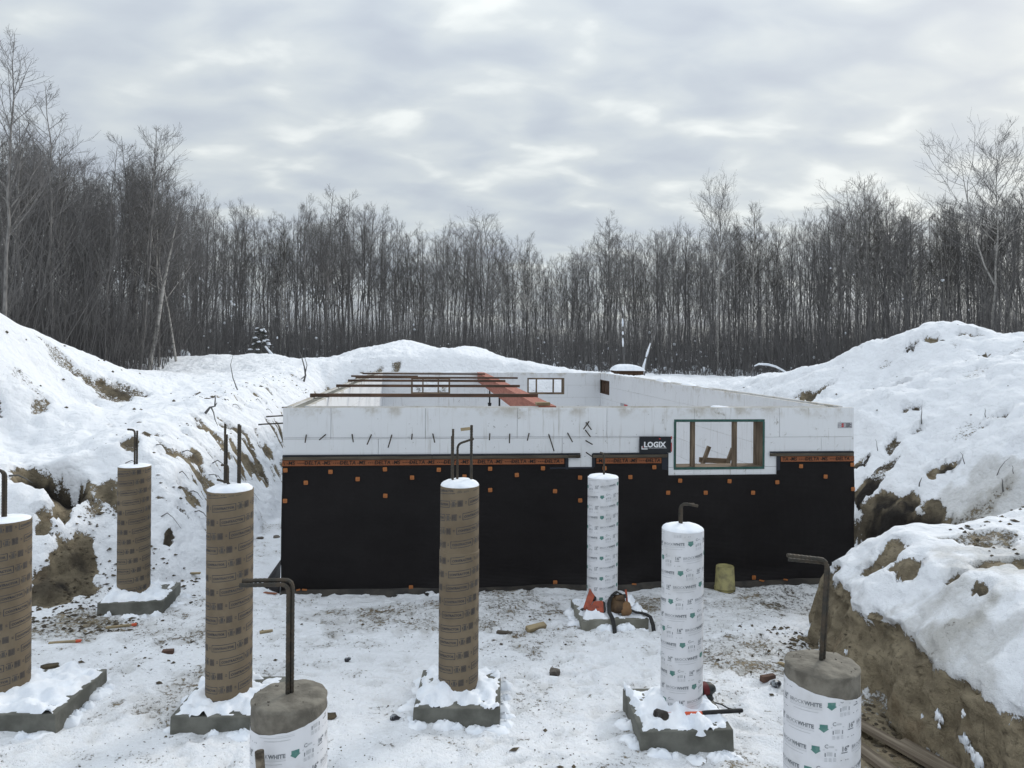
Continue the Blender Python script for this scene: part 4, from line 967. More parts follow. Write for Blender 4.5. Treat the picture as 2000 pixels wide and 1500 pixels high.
build(MB().prism(gun([(.53, -.09), (.60, -.05), (.60, .18), (.55, .22)]), .074), 'end_cap', M['rubber'], o, .006)
build(MB().prism(gun([(-.10, .02), (-.02, -.01), (.0, .05), (-.05, .05)]), .03), 'nose', M['steel'], o)
for k in range(3): build(MB().span((.14+.012*k, -.0365, .015), (.147+.012*k, -.0345, .025)), 'vent', M['rubber'], o)
for ch in o.children: ch.rotation_euler = (R(-40), 0, 0); ch.location = (-.02, 0, .03)
# tool belt
q = P(1210, 1200, 8.5)
o = thing('tool_belt', 'brown leather tool pouch with black straps on the footing beside the nail gun', 'tool belt', (q[0]+.03, 8.58, .155), R(-18))
def pouch(w, d, h, seed):
    mb = MB(); n_ = 14; v = []; f = []
    for j, t in enumerate(np.linspace(0, 1, 9)):
        for i in range(n_):
            a = 2*math.pi*i/n_; e = .75 if t < .9 else .55; s_ = (.86+.14*math.sin(t*3.1))*(1+.07*sn(math.cos(a)*2, math.sin(a)*2, t*4, seed, 1))
            if t == 0: s_ *= .7
            if t == 1: s_ *= .75
            v.append((w/2*s_*np.sign(math.cos(a))*abs(math.cos(a))**e, d/2*s_*np.sign(math.sin(a))*abs(math.sin(a))**e, h*t))
            if j: f.append(((j-1)*n_+i, (j-1)*n_+(i+1) % n_, j*n_+(i+1) % n_, j*n_+i))
    f += [tuple(range(n_))[::-1], tuple(range(8*n_, 9*n_))]; return mb.add(v, f, True)
b1 = build(pouch(.19, .11, .20, 1), 'pouch', M['leather'], o); b1.location = (-.03, .0, .012); b1.rotation_euler = (R(-30), R(-14), 0)
b2 = build(pouch(.13, .08, .15, 2), 'pouch', M['suede'], o); b2.location = (.075, -.03, .010); b2.rotation_euler = (R(-34), R(-22), 0)
b3 = build(pouch(.12, .05, .06, 3), 'flap', M['leather'], o); b3.location = (-.015, .02, .15); b3.rotation_euler = (R(-30), R(-12), 0)
def strap(pts, w, th=.008):
    mb = MB(); p = [Vector(a) for a in pts]; v = []; f = []
    for i in range(len(p)):
        t = (p[min(i+1, len(p)-1)]-p[max(i-1, 0)]).normalized(); s_ = t.cross(Vector((0, 0, 1))); s_ = (s_ if s_.length > .1 else Vector((1, 0, 0))).normalized(); n_ = s_.cross(t)
        for a, b in ((-1, -1), (1, -1), (1, 1), (-1, 1)): v.append(p[i]+s_*a*w/2+n_*b*th/2)
        if i: k = 4*i; f += [(k-4+j, k-4+(j+1) % 4, k+(j+1) % 4, k+j) for j in range(4)]
    f += [(3, 2, 1, 0), tuple(range(len(v)-4, len(v)))]; return mb.add(v, f)
build(strap([(.0, .08, .20), (-.06, .06, .235), (-.12, .02, .20), (-.135, -.04, .12), (-.12, -.10, .045), (-.07, -.17, .005), (-.03, -.24, -.10), (-.02, -.33, -.165)], .045, .014), 'strap', M['rubber'], o)
build(strap([(.0, .08, .20), (.03, .05, .22), (.05, .02, .19)], .03), 'strap', M['rubber'], o)
build(strap([(.10, .02, .06), (.16, .03, .035), (.22, .04, .03), (.27, .04, .025), (.33, .02, .005), (.37, -.03, -.07), (.39, -.10, -.15)], .045, .014), 'strap', M['rubber'], o)
build(MB().bar((.06, .06, .10), (.035, .10, .26), .022, .012), 'pencil_sleeve', M['tool_orange'], o)
# sledge hammer on the next footing
ftop = .160
a = P(1288, 1421, 6.05); b = P(1449, 1411, 6.1)
o = thing('sledgehammer', 'sledgehammer with orange and black handle half buried in snow on a footing', 'hammer', (a[0]+.01, 6.04, ftop), R(3))
ln = b[0]-a[0]
mb = MB(); mb.lathe([(0, -.068), (.026, -.068), (.033, -.055), (.033, -.03), (.028, -.018), (.028, .018), (.033, .03), (.033, .055), (.026, .068), (0, .068)], 8, (0, 0, 0), False)
h = build(mb, 'head', M['steel'], o, .002); h.rotation_euler = (R(72), R(0), R(14)); h.location = (0, 0, .085); h.scale = (1.25, 1.25, 1.15)
hb_ = .088
build(MB().tube([(.02, 0, hb_), (.10, .002, hb_), (.34, .01, hb_)], [.015, .016, .015], 10), 'shaft', M['sledge_orange'], o)
build(MB().tube([(.34, .01, hb_), (.37, .011, hb_+.003), (ln-.02, .03, hb_+.006), (ln, .031, hb_+.006)], [.016, .0175, .0175, .014], 10), 'grip', M['rubber'], o)
# snow over the middle of the shaft
v = []; f = []; n_ = 26; m_ = 10
for i in range(n_):
    t = i/(n_-1); e = math.sin(math.pi*t)**.5
    for j in range(m_):
        s_ = j/(m_-1); hh = math.sin(math.pi*s_)**.7*e*(.075+.035*sn(t*4, s_*3, 0, 8))
        v.append((.12+t*.30, -.16+.22*s_+.03*math.sin(t*9), max(hh*1.45, -.005)))
        if i and j: k = i*m_+j; f.append((k-m_-1, k-1, k, k-m_))
link('snow', np_mesh('snow', v, f), M['snow'], o)
# black bag-like drill behind the tube, hose pieces
c = P(1380, 1370, 6.42)
o = thing('power_drill', 'black and red power tool behind the white pier on its footing', 'power tool', (c[0]-.02, 6.43, ftop), R(20))
build(pouch(.20, .13, .085, 5), 'body', M['tool_dark'], o).location = (-.02, 0, .005)
b = build(MB().tube([(-.06, 0, .115), (0, 0, .12), (.06, 0, .115), (.10, 0, .108)], [.045, .058, .055, .030], 12), 'motor', M['tool_dark'], o, .003)
build(MB().tube([(-.035, 0, .119), (.02, 0, .121)], [.0595, .0595], 14), 'red_band', pm('dull_red_plastic', (.10, .012, .014), (.06, .01, .01), 8, .5, 0), o)
build(MB().tube([(-.05, .0, .13), (-.07, .0, .21), (-.11, 0, .235), (-.15, 0, .20), (-.15, .0, .05)], .019, 8), 'handle', M['rubber'], o)
b = build(MB().tube([(.06, -.05, .02), (.11, -.10, .014), (.125, -.17, .012), (.17, -.23, .012), (.16, -.28, .012)], .006, 6), 'cord', M['rubber'], o)
o = tag(build(strap([(0, .13, .02), (.02, .07, .028), (-.01, .0, .03), (-.045, -.06, .022), (-.05, -.10, .018)], .034, .012), 'strap_piece', M['leather'], None), 'short dark leather strap lying on the footing beside the sledgehammer', 'strap'); q = P(1272, 1385, 6.28); o.location = (q[0], 6.27, ftop+.01)
o = tag(build(MB().tube([(.17, .12, .02), (.12, .06, .018), (.05, -.05, .016), (.0, -.15, .014)], .011, 7), 'rubber_hose', M['rubber'], None), 'short black hose lying against the white pier on its footing', 'hose'); q = P(1268, 1395, 6.15); o.location = (q[0], 6.22, ftop+.012)
o = tag(build(MB().tube([(-.16, .02, .012), (-.05, -.01, .014), (.05, .03, .016), (.12, .05, .03)], .007, 6), 'cable', M['rubber'], None), 'thin black cable along the back edge of a footing', 'cable'); q = P(1265, 1362, 6.5); o.location = (q[0], 6.52, ftop+.01)
# pail
q = on(1414, 1152); u, z = fpx(1414, 1150, -.30); c = HWp(u, -.33); zf = float(gz(*c))
o = thing('pail', 'dirty yellow plastic pail standing upside down against the black sheet', 'pail', (c[0], c[1], zf-.01))
H_ = .325
build(MB().lathe([(.132, 0), (.138, .0), (.138, .02), (.133, .022), (.133, .035), (.140, .037), (.140, .05), (.131, .052), (.118, H_-.01), (.110, H_), (.104, H_-.006), (0, H_-.006)], 32), 'shell', M['pail'], o)
build(MB().lathe([(.104, H_-.004), (.112, H_+.004), (.117, H_-.004)], 32), 'base_ring', M['pail'], o)
build(MB().tube([(.135*math.cos(a), -.135*math.sin(a)-.02*math.sin(a), .06-.05*math.sin(a)) for a in np.linspace(0, math.pi, 12)], .003, 5), 'bail_handle', M['steel'], o)

# timber and rubble, each piece by itself
def lump_mesh(name, sx, sy, sz, seed, det=2):
    import bmesh
    bm = bmesh.new(); bmesh.ops.create_icosphere(bm, subdivisions=det, radius=1)
    for v in bm.verts:
        p = v.co; k = 1+.42*sn(p.x*1.3, p.y*1.3, p.z*1.3, seed)
        v.co = (p.x*sx*k, p.y*sy*k, p.z*sz*k)
    me = bpy.data.meshes.new(name); bm.to_mesh(me); bm.free(); return me
def lie(name, mat, px, py, dims, rz, label, cat, kind='box', roll=0, seed=0, group=None, dz=0):
    p = on(px, py); zf = float(gz(p[0], p[1]))
    if kind == 'box': o = build(MB().box((0, 0, 0), dims, None, min(dims)*.06), name, M[mat], None, min(dims)*.08)
    else: o = link(name, lump_mesh(name, dims[0]/2, dims[1]/2, dims[2]/2, seed), M[mat])
    o.location = (p[0], p[1], zf+dims[2]*.33+dz); o.rotation_euler = (roll, 0, rz); return tag(o, label, cat, group)
lie('wood_stake', 'wood_pale', 1047, 1229, (.25, .07, .05), R(35), 'pale split stake lying on trampled snow before the black sheet', 'stake', roll=.3)
lie('wood_scrap', 'wood_grey', 985, 1238, (.17, .06, .03), R(-15), 'small grey wood scrap on the snow beside the split stake', 'wood scrap')
lie('brick_piece', 'brick', 1500, 1328, (.15, .055, .055), R(18), 'brown broken block piece on the snow by the clay bank', 'brick')
lie('wood_scrap', 'wood_pale', 1531, 1302, (.12, .04, .035), R(-50), 'pale wood offcut poking out behind the pier by the clay bank', 'wood scrap')
lie('brick_piece', 'brick', 328, 1277, (.11, .06, .05), R(10), 'dark block piece lying alone on the snow between the brown piers', 'brick')
lie('rock', 'rock', 1083, 1320, (.105, .09, .085), .4, 'fist sized brown rock alone on the snow between the piers', 'rock', 'lump', 0, 5)
lie('crumpled_film', 'plastic_clear', 1515, 1342, (.10, .08, .07), .3, 'crumpled clear film on the snow beside the broken block', 'plastic', 'lump', 0, 9)
lie('crumpled_film', 'plastic_clear', 770, 1406, (.085, .07, .055), .3, 'crumpled black and white wrapper left of a footing', 'plastic', 'lump', 0, 12)
lie('soil_clod', 'soil', 97, 1305, (.16, .10, .05), .3, 'flat dark clod on the snow between two brown piers', 'clod', 'lump', 0, 15)
lie('snow_lump', 'plastic_clear', 678, 1292, (.07, .06, .05), .2, 'small icy lump on open snow right of the hooked bar', 'ice lump', 'lump', 0, 18)
lie('soil_clod', 'soil', 645, 1404, (.10, .08, .06), .2, 'dark clod touching the near white pier', 'clod', 'lump', 0, 19)
for (px, py, rz, lab) in [(128, 1256, .25, 'grade stake with orange tip lying on the mud near the bank'), (238, 1225, .38, 'grade stake with orange tip lying in front of a brown pier footing')]:
    p = on(px, py); o = thing('grade_stake', lab, 'stake', (p[0], p[1], float(gz(p[0], p[1]))+.012), rz, None)
    build(MB().box((-.03, 0, 0), (.26, .035, .02)), 'shaft', M['wood_pale'], o); build(MB().box((.125, 0, 0), (.05, .0355, .0205)), 'painted_tip', M['sledge_orange'], o)
for px, py, dims, rz, lab in [(375, 1122, (.22, .05, .02), .1, 'pale lath on the snow between the brown piers and the bank'), (520, 1235, (.14, .05, .02), .4, 'tan cardboard scrap half under snow near the sheet corner')]:
    lie('lath', 'wood_pale', px, py, dims, rz, lab, 'wood scrap')
# boards beside the clay bank
for (pa, pb, w_, th_, lab) in [((1660, 1405), (1850, 1512), .10, .035, 'weathered board leaning on another along the foot of the clay bank'), ((1640, 1430), (1775, 1530), .11, .04, 'dark board lying closest to the near white pier under another'), ((1760, 1447), (1885, 1515), .10, .045, 'old snow-dusted plank against the foot of the clay bank')]:
    a = PZ(pa[0], pa[1], .06); b = PZ(pb[0], pb[1], .06); za = zb = .05
    ln = math.hypot(b[0]-a[0], b[1]-a[1]); mb = MB(); mb.box((ln/2, 0, 0), (ln, w_, th_), None, .003); o = build(mb, 'board', M['board_wood'], None, .004); o.location = (a[0], a[1], za+(.02 if th_ == .035 else 0)); o.rotation_euler = (.06, 0, math.atan2(b[1]-a[1], b[0]-a[0])); tag(o, lab, 'board', 'boards by the clay bank')
# stick leaning on near pier
p0 = PIER[6][0].location; a = P(509, 1467, 3.93); zf = float(gz(a[0]-.02, 3.8))
mb = MB(); pa = [(a[0]+.05-.06*t+.008*math.sin(t*9), 3.86+.07*t, zf-.03+(a[2]-zf+.03)*t) for t in np.linspace(0, 1, 14)]
mb.tube(pa, [.026+.004*math.sin(i*1.9) for i in range(14)], 9); o = build(mb, 'cut_branch', pm('flaking_bark', (.22, .185, .14), (.05, .04, .03), 16, .85, .8, 30)); tag(o, 'cut branch with flaking bark leaning against the near white pier', 'branch')
# tag on rebar of centre pier
p4 = PIER[3][0]; q = P(909, 838, 6.62); mb = MB().box((q[0]-p4.location.x, q[1]-p4.location.y, q[2]-p4.location.z), (.085, .004, .028), Matrix.Rotation(-.12, 3, 'Y')); build(mb, 'wire_tag', M['wood_pale'], p4)
#PART4

# ------------------------------------------------------------------ crumbs of soil strewn over the snow (uncountable)
def crumbs(name, pts, mat, label):
    base = np.array([(1, 0, 0), (-1, 0, 0), (0, 1, 0), (0, -1, 0), (0, 0, 1), (0, 0, -1)], float); fb = np.array([(0, 2, 4), (2, 1, 4), (1, 3, 4), (3, 0, 4), (2, 0, 5), (1, 2, 5), (3, 1, 5), (0, 3, 5)])
    pts = np.array(pts); n_ = len(pts); v = base[None]*(1+rng.uniform(-.4, .4, (n_, 6, 3)))
    a = rng.uniform(0, 6.28, n_); s_ = pts[:, 3][:, None]; el = rng.uniform(.7, 1.9, n_)[:, None]
    x = v[:, :, 0]*s_*el; y = v[:, :, 1]*s_; z = v[:, :, 2]*s_*.6
    ca, sa = np.cos(a)[:, None], np.sin(a)[:, None]
    V = np.stack([pts[:, 0][:, None]+x*ca-y*sa, pts[:, 1][:, None]+x*sa+y*ca, pts[:, 2][:, None]+z+.2*s_], 2).reshape(-1, 3)
    Fc = (fb[None]+(np.arange(n_)*6)[:, None, None]).reshape(-1, 3)
    o = link(name, np_mesh(name, V, Fc, False), M[mat]); return tag(o, label, 'soil', None, 'stuff')
pts = []
for _ in range(5200):
    x, y = rng.uniform(-5.5, 3.3), rng.uniform(4.4, 9.6)
    d = sn(x*.8, y*.8, 0, 61)
    if rng.uniform() < .25+.9*d: pts.append((x, y, float(gz(x, y)), rng.uniform(.003, .009) if rng.uniform() < .95 else rng.uniform(.010, .026)))
for _ in range(500):
    x, y = rng.uniform(-6.0, -4.2), rng.uniform(8.2, 10.2); pts.append((x, y, float(gz(x, y)), rng.uniform(.006, .03)))
for _ in range(420):
    y = rng.uniform(4.2, 8.6); x = 3.3-abs(rng.normal(0, .25)); pts.append((x, y, float(gz(x, y)), rng.uniform(.006, .028)))
for _ in range(200):
    x, y = rng.uniform(4.4, 7), rng.uniform(6.2, 9.2); pts.append((x, y, float(gz(x, y)), rng.uniform(.008, .03)))
crumbs('soil_crumbs', pts, 'soil', 'dark crumbs of soil scattered over the trampled snow')
pts = []
for _ in range(1500):
    y = rng.uniform(10, 24); x = -4.2-(y-10)*.1-rng.uniform(0, 2.2)
    if rng.uniform() < 1.6*sn(x*1.4, y*1.4, 0, 7)-.15: pts.append((x, y, float(gz(x, y)), rng.uniform(.008, .022)*(1 if rng.uniform() < .85 else 2.3)))
for _ in range(60):
    x, y = rng.uniform(5.0, 12), rng.uniform(9.5, 17); pts.append((x, y, float(gz(x, y)), rng.uniform(.008, .03)))
for _ in range(45):
    x, y = rng.uniform(-12, -6), rng.uniform(11, 19); pts.append((x, y, float(gz(x, y)), rng.uniform(.012, .05)))
crumbs('soil_clods', pts, 'soil', 'frozen clods of soil showing through the snow on the banks')

# snow stuck on the clay face
mb = MB(); xl = np.linspace(3.05, 4.0, 200)
for k in range(13):
    y = rng.uniform(4.6, 8.2); zt_ = rng.uniform(.12, .55); zz_ = gz(xl, np.full(200, y)); x = float(xl[int(np.argmax(zz_ > zt_))]); r_ = rng.uniform(.012, .045)
    for m in range(3):
        c = (x+rng.uniform(-.005, .01), y+rng.uniform(-r_, r_)*1.4, zt_-r_*m*rng.uniform(.2, .9)); v = []; f = []
        for j, b in enumerate((-1.4, -.6, .2, .9, 1.45)):
            for i in range(8):
                a = i*math.pi/4; q = r_*(1-.25*m)*(1+.9*sn(math.cos(a)*2, math.sin(a)*2, b, k)); v.append((c[0]+q*.5*math.cos(a)*math.cos(b), c[1]+q*math.sin(a)*math.cos(b), c[2]+q*1.1*math.sin(b)))
                if j: f.append(((j-1)*8+i, (j-1)*8+(i+1) % 8, j*8+(i+1) % 8, j*8+i))
        mb.add(v, f, True)
tag(build(mb, 'snow_on_clay', M['snow']), 'small dabs of snow stuck to the cut clay face', 'snow', None, 'stuff')
# twigs and roots standing out of the banks
def twig(px, py, segs, r_, label, group=None, mat='bark_dark', name='twig'):
    """segs: polyline offsets in metres (x, y, z) from the ground point"""
    p = on(px, py); o = thing(name, label, name, (p[0], p[1], float(gz(p[0], p[1]))-.03), 0, group) if len(segs) > 1 else None
    for k, s_ in enumerate(segs):
        mb = MB(); n_ = len(s_); mb.tube(s_, [r_*(1-.75*i/(n_-1))*(1 if k == 0 else .6) for i in range(n_)], 6)
        if o is None:
            o = build(mb, name, M[mat]); o.location = (p[0], p[1], float(gz(p[0], p[1]))-.03); return tag(o, label, name, group)
        build(mb, 'branch', M[mat], o)
    return o
twig(400, 806, [[(0, 0, 0), (.06, 0, .08), (.10, .0, .13), (.19, .0, .15), (.20, 0, .30), (.19, 0, .36)], [(.12, 0, .13), (.20, -.08, .04), (.26, -.15, -.1), (.33, -.2, -.2)], [(.19, 0, .15), (.24, -.02, .22)]], .028, 'crooked dark root sticking out of the left snow bank', name='root')
twig(593, 745, [[(0, 0, 0), (.06, 0, .22), (.02, 0, .5), (-.08, 0, .85), (-.22, 0, 1.15)], [(.04, 0, .2), (-.10, 0, .08), (-.25, 0, .02)], [(.05, 0, .3), (.10, .02, .55), (.02, 0, .85)]], .035, 'forked dry branch standing in the snow berm behind the left wall')
twig(465, 762, [[(0, 0, 0), (-.12, 0, .3), (-.18, 0, .62), (-.12, 0, .85)]], .014, 'single bowed thin twig in front of the long snow berm')
twig(18, 928, [[(0, 0, .02), (.12, 0, .03), (.25, -.02, -.02), (.34, -.03, -.07)], [(0, 0, .02), (-.1, 0, -.03)]], .014, 'dark stick lying on the bank beside the hollow')
TW = 'thin dark root hair hanging over the snowy left bank'
for px, py in [(415, 905), (408, 930), (380, 1000), (356, 885), (475, 960), (430, 880), (350, 925), (305, 870), (245, 905), (520, 800), (500, 782), (240, 770), (455, 790), (315, 1010), (370, 960)]:
    L_ = rng.uniform(.14, .4); a = rng.uniform(-.6, .6); twig(px, py, [[(0, 0, .03), (L_*.3, -L_*.1, L_*.25+a*.05), (L_*.6, -L_*.2, L_*.1), (L_, -L_*.3, -L_*.35)]], rng.uniform(.006, .012), TW, 'root hairs on the left bank')
TW = 'thin broken twig poking out of the right snow mound'
for px, py in [(1885, 905), (1800, 825), (1925, 815), (1980, 925), (1705, 925), (1795, 950), (1960, 960), (1715, 880), (1945, 930)]:
    L_ = rng.uniform(.12, .34); a = rng.uniform(-1, 1); twig(px, py, [[(0, 0, 0), (L_*.3*a, 0, L_*.45), (L_*.6*a, -.03, L_*.8), (L_*a, -.04, L_)]], rng.uniform(.006, .011), TW, 'twigs in the right mound')
# bigger clods on the banks and plateau
for k, (px, py, s_, lab) in enumerate([(1775, 1040, .0, 'dark soil clump on the snowy edge of the right bank top'), (1915, 1068, .0, 'muddy soil clump on the trampled right bank top'), (1965, 1112, .0, 'small muddy clump low on the right bank top'), (1865, 1137, .0, 'small dark clod stuck in the snow slope above the clay face'), (1913, 1163, .0, 'pointed dark clod in the snow slope above the clay face'), (1955, 968, .0, 'dark clod on the slope above the bank top'),
                                       (330, 1052, .0, 'round brown stone in the snow slope behind the brown piers'), (80, 1010, .0, ''), (1822, 672, .0, 'tan clod near the crest of the right mound'), (1850, 930, .0, 'black soil lump under the snow lip right of the foundation'), (85, 808, .0, 'tan clod on the flank of the left mound'), (55, 752, .0, 'dark stone on the flank of the left mound'), (203, 770, .0, 'olive clod at the foot of the left mound'), (240, 768, .0, 'larger dark clod at the foot of the left mound'),
                                       (508, 1052, .10, 'dark stone in the gap beside the foundation'), (540, 1050, .12, 'black stone close to the foundation corner'), (1158, 918, .0, '')]):
    if s_: lie('soil_clod', 'soil' if k not in (6, 14, 15) else 'rock', px, py, (s_*1.2, s_, s_*.5), rng.uniform(0, 3), lab, 'clod', 'lump', 0, 30+k, dz=-s_*.12)

# ------------------------------------------------------------------ trees
def batch(Pt, Rt, sides):
    Pt = np.asarray(Pt, float); n_, k, _ = Pt.shape
    Tn = np.gradient(Pt, axis=1); Tn /= np.linalg.norm(Tn, axis=2, keepdims=True)+1e-9
    ref = np.where(np.abs(Tn[..., 2:3]) < .9, np.array([0, 0, 1.]), np.array([1., 0, 0]))
    A = np.cross(Tn, ref); A /= np.linalg.norm(A, axis=2, keepdims=True)+1e-9; B = np.cross(Tn, A)
    an = np.arange(sides)*2*math.pi/sides
    V = Pt[:, :, None]+Rt[:, :, None, None]*(A[:, :, None]*np.cos(an)[:, None]+B[:, :, None]*np.sin(an)[:, None])
    i = np.arange(n_)[:, None, None]*k*sides; j = np.arange(k-1)[None, :, None]*sides; s_ = np.arange(sides)[None, None]; s2 = (s_+1) % sides
    Q = np.stack(np.broadcast_arrays(i+j+s_, i+j+s2, i+j+sides+s2, i+j+sides+s_), -1).reshape(-1, 4)
    return V.reshape(-1, 3), Q
def cat_mesh(ps):
    v = []; q = []; n_ = 0
    for a, b in ps: v.append(a); q.append(b+n_); n_ += len(a)
    return np.concatenate(v), np.concatenate(q)
def nrm(a): return a/(np.linalg.norm(a, axis=-1, keepdims=True)+1e-9)
def grow(par_P, par_R, nch, lo, hi, ln_f, ang, up, k, rr, rf, gen):
    """children of a set of limbs: returns P (n,k,3), R (n,k)"""
    n_, kk, _ = par_P.shape; tt = lo+(hi-lo)*(np.arange(nch)[None]+gen.uniform(.1, .9, (n_, nch)))/nch
    x = tt*(kk-1); i = np.clip(x.astype(int), 0, kk-2); fr = (x-i)[..., None]; ar = np.arange(n_)[:, None]
    p0 = par_P[ar, i]*(1-fr)+par_P[ar, i+1]*fr; r0 = par_R[ar, i]*(1-fr[..., 0])+par_R[ar, i+1]*fr[..., 0]
    d = nrm(par_P[ar, i+1]-par_P[ar, i])
    az = gen.uniform(0, 2*math.pi, (n_, nch)); rv = np.stack([np.cos(az), np.sin(az), gen.uniform(-.3, .3, az.shape)], -1)
    rv = nrm(rv-d*(rv*d).sum(-1, keepdims=True))
    an = ang[0]+(ang[1]-ang[0])*gen.uniform(0, 1, az.shape); d0 = nrm(d*np.cos(an)[..., None]+rv*np.sin(an)[..., None])
    ln = ln_f(tt, n_, nch)
    p = [p0]; dd_ = d0
    for s in range(1, k):
        dd_ = nrm(dd_+np.array([0, 0, up])/k+gen.normal(0, .10, dd_.shape)); p.append(p[-1]+dd_*(ln/(k-1))[..., None])
    Pn = np.stack(p, 2).reshape(n_*nch, k, 3)
    rb_ = np.minimum(r0*rf, rr[0]).reshape(-1, 1); R_ = rb_*(1-np.linspace(0, 1, k)[None])+rr[1]*np.linspace(0, 1, k)[None]
    return Pn, R_
def make_tree(seed, H=10., r0=.075, first=.4, lean=0., n1=26, n2=6, n3=5, spread=1., fork=False, droop=.5):
    gen = np.random.default_rng(seed); k = 11; t = np.linspace(0, 1, k)
    w = np.cumsum(gen.normal(0, .028, (k, 2)), 0)*H*.35; w -= w[0]
    tp = np.stack([w[:, 0]*t+lean*H*t**1.3, w[:, 1]*t, H*t], 1)[None]; tr = (r0*(1-t)**.85+.006)[None]
    trunks = [(tp, tr)]
    if fork:
        a = gen.uniform(0, 6.28); i0 = 4; kk = 7; tt = np.linspace(0, 1, kk); ln = H*(1-t[i0])*.92; b0 = tp[0, i0]
        fp = np.stack([b0[0]+math.cos(a)*H*.10*spread*tt**.7+gen.normal(0, .03, kk).cumsum(), b0[1]+math.sin(a)*H*.10*tt**.7, b0[2]+ln*tt], 1)[None]
        trunks.append((fp, (tr[0, i0]*.8*(1-tt)**.8+.006)[None]))
    L1 = []
    for (p, r_) in trunks:
        l1 = grow(p, r_, n1 if p is tp else n1//2, first if p is tp else .2, .97, lambda q, a, b: H*spread*(.06+.30*(1-q)**.8)*gen.uniform(.5, 1.15, (a, b)), (R(28), R(58)), droop*.75, 5, (.030, .006), .55, gen); L1.append(l1)
    p1 = np.concatenate([a for a, b in L1]); r1 = np.concatenate([b for a, b in L1])
    len1 = np.linalg.norm(p1[:, -1]-p1[:, 0], axis=1)[:, None]
    p2, r2 = grow(p1, r1, n2, .2, .98, lambda q, a, b: np.repeat(len1, b, 1)*(.25+.35*(1-q))*gen.uniform(.6, 1.2, (a, b)), (R(25), R(58)), droop, 4, (.014, .004), .6, gen)
    len2 = np.linalg.norm(p2[:, -1]-p2[:, 0], axis=1)[:, None]
    p3, r3 = grow(p2, r2, n3, .15, 1., lambda q, a, b: (.10+np.repeat(len2, b, 1)*.45)*gen.uniform(.5, 1.2, (a, b)), (R(25), R(60)), droop*.6, 3, (.0075, .003), .8, gen)
    trunk = cat_mesh([batch(p, r_, 7) for p, r_ in trunks]+[batch(p1[:len(p1)//3], r1[:len(r1)//3], 4)])
    crown = cat_mesh([batch(p1[len(p1)//3:], r1[len(r1)//3:], 4), batch(p2, r2, 3), batch(p3, r3, 3)])
    return trunk, crown
VAR = []
specs = [(.40, 0, 24, 6, 5, .95, False), (.48, .03, 20, 6, 5, .9, True), (.34, -.02, 26, 6, 5, 1.15, False), (.42, .04, 22, 6, 5, 1.0, True), (.50, 0, 18, 7, 5, .85, False), (.30, .01, 28, 6, 5, 1.25, True),
         (.38, -.04, 24, 6, 5, 1.05, True), (.45, .02, 22, 6, 5, .95, False), (.40, -.02, 22, 7, 5, 1.0, True), (.46, .0, 20, 6, 6, 1.1, False), (.52, .0, 26, 7, 6, 1.45, True)]
for i, (fi, le, a, b, c, sp_, fk) in enumerate(specs):
    t, cr_ = make_tree(100+i, first=fi, lean=le, n1=a, n2=b, n3=c, spread=sp_, fork=fk, r0=.050+.004*(i % 4))
    VAR.append((np_mesh('trunk', *t), np_mesh('crown', *cr_)))
MATS = [('bark', 'twig'), ('bark_dark', 'twig'), ('bark_pale', 'twig_pale'), ('bark', 'twig'), ('bark_pale', 'twig')]
for a_, b_ in VAR: a_.materials.append(M['bark']); b_.materials.append(M['twig'])
def slot(o, m): o.material_slots[0].link = 'OBJECT'; o.material_slots[0].material = m
def plant(x, y, h, i, m, rz, wid, label, group, tilt=(0, 0)):
    o = thing('poplar_tree', label, 'tree', (x, y, float(gz(x, y))-.12), rz, group); s_ = h/10
    o.rotation_euler = (tilt[0], tilt[1], rz); o.scale = (s_*wid, s_*wid, s_)
    slot(link('trunk', VAR[i][0], None, o), M[MATS[m][0]]); slot(link('crown', VAR[i][1], None, o), M[MATS[m][1]]); return o
TOPX = [-300, 0, 60, 100, 150, 180, 215, 270, 310, 340, 380, 400, 450, 500, 545, 590, 635, 680, 710, 760, 800, 845, 890, 955, 1000, 1040, 1095, 1140, 1190, 1225, 1280, 1330, 1400, 1430, 1465, 1500, 1540, 1590, 1640, 1700, 1755, 1800, 1850, 1900, 1960, 2000, 2300]
TOPY = [215, 235, 245, 260, 295, 320, 300, 290, 305, 330, 362, 378, 385, 390, 405, 390, 375, 375, 380, 405, 415, 430, 425, 430, 465, 462, 470, 455, 420, 425, 430, 420, 425, 420, 400, 425, 425, 400, 380, 350, 370, 395, 375, 370, 360, 330, 300]
DFX = [-300, 0, 150, 300, 380, 450, 700, 1000, 1250, 1500, 1700, 2000, 2300]
DFY = [19, 20, 22.5, 25, 33, 38, 43, 45, 42, 38, 33, 28.5, 26]
def top_y(x): return np.interp(x, TOPX, TOPY)
def d_front(x): return np.interp(x, DFX, DFY)
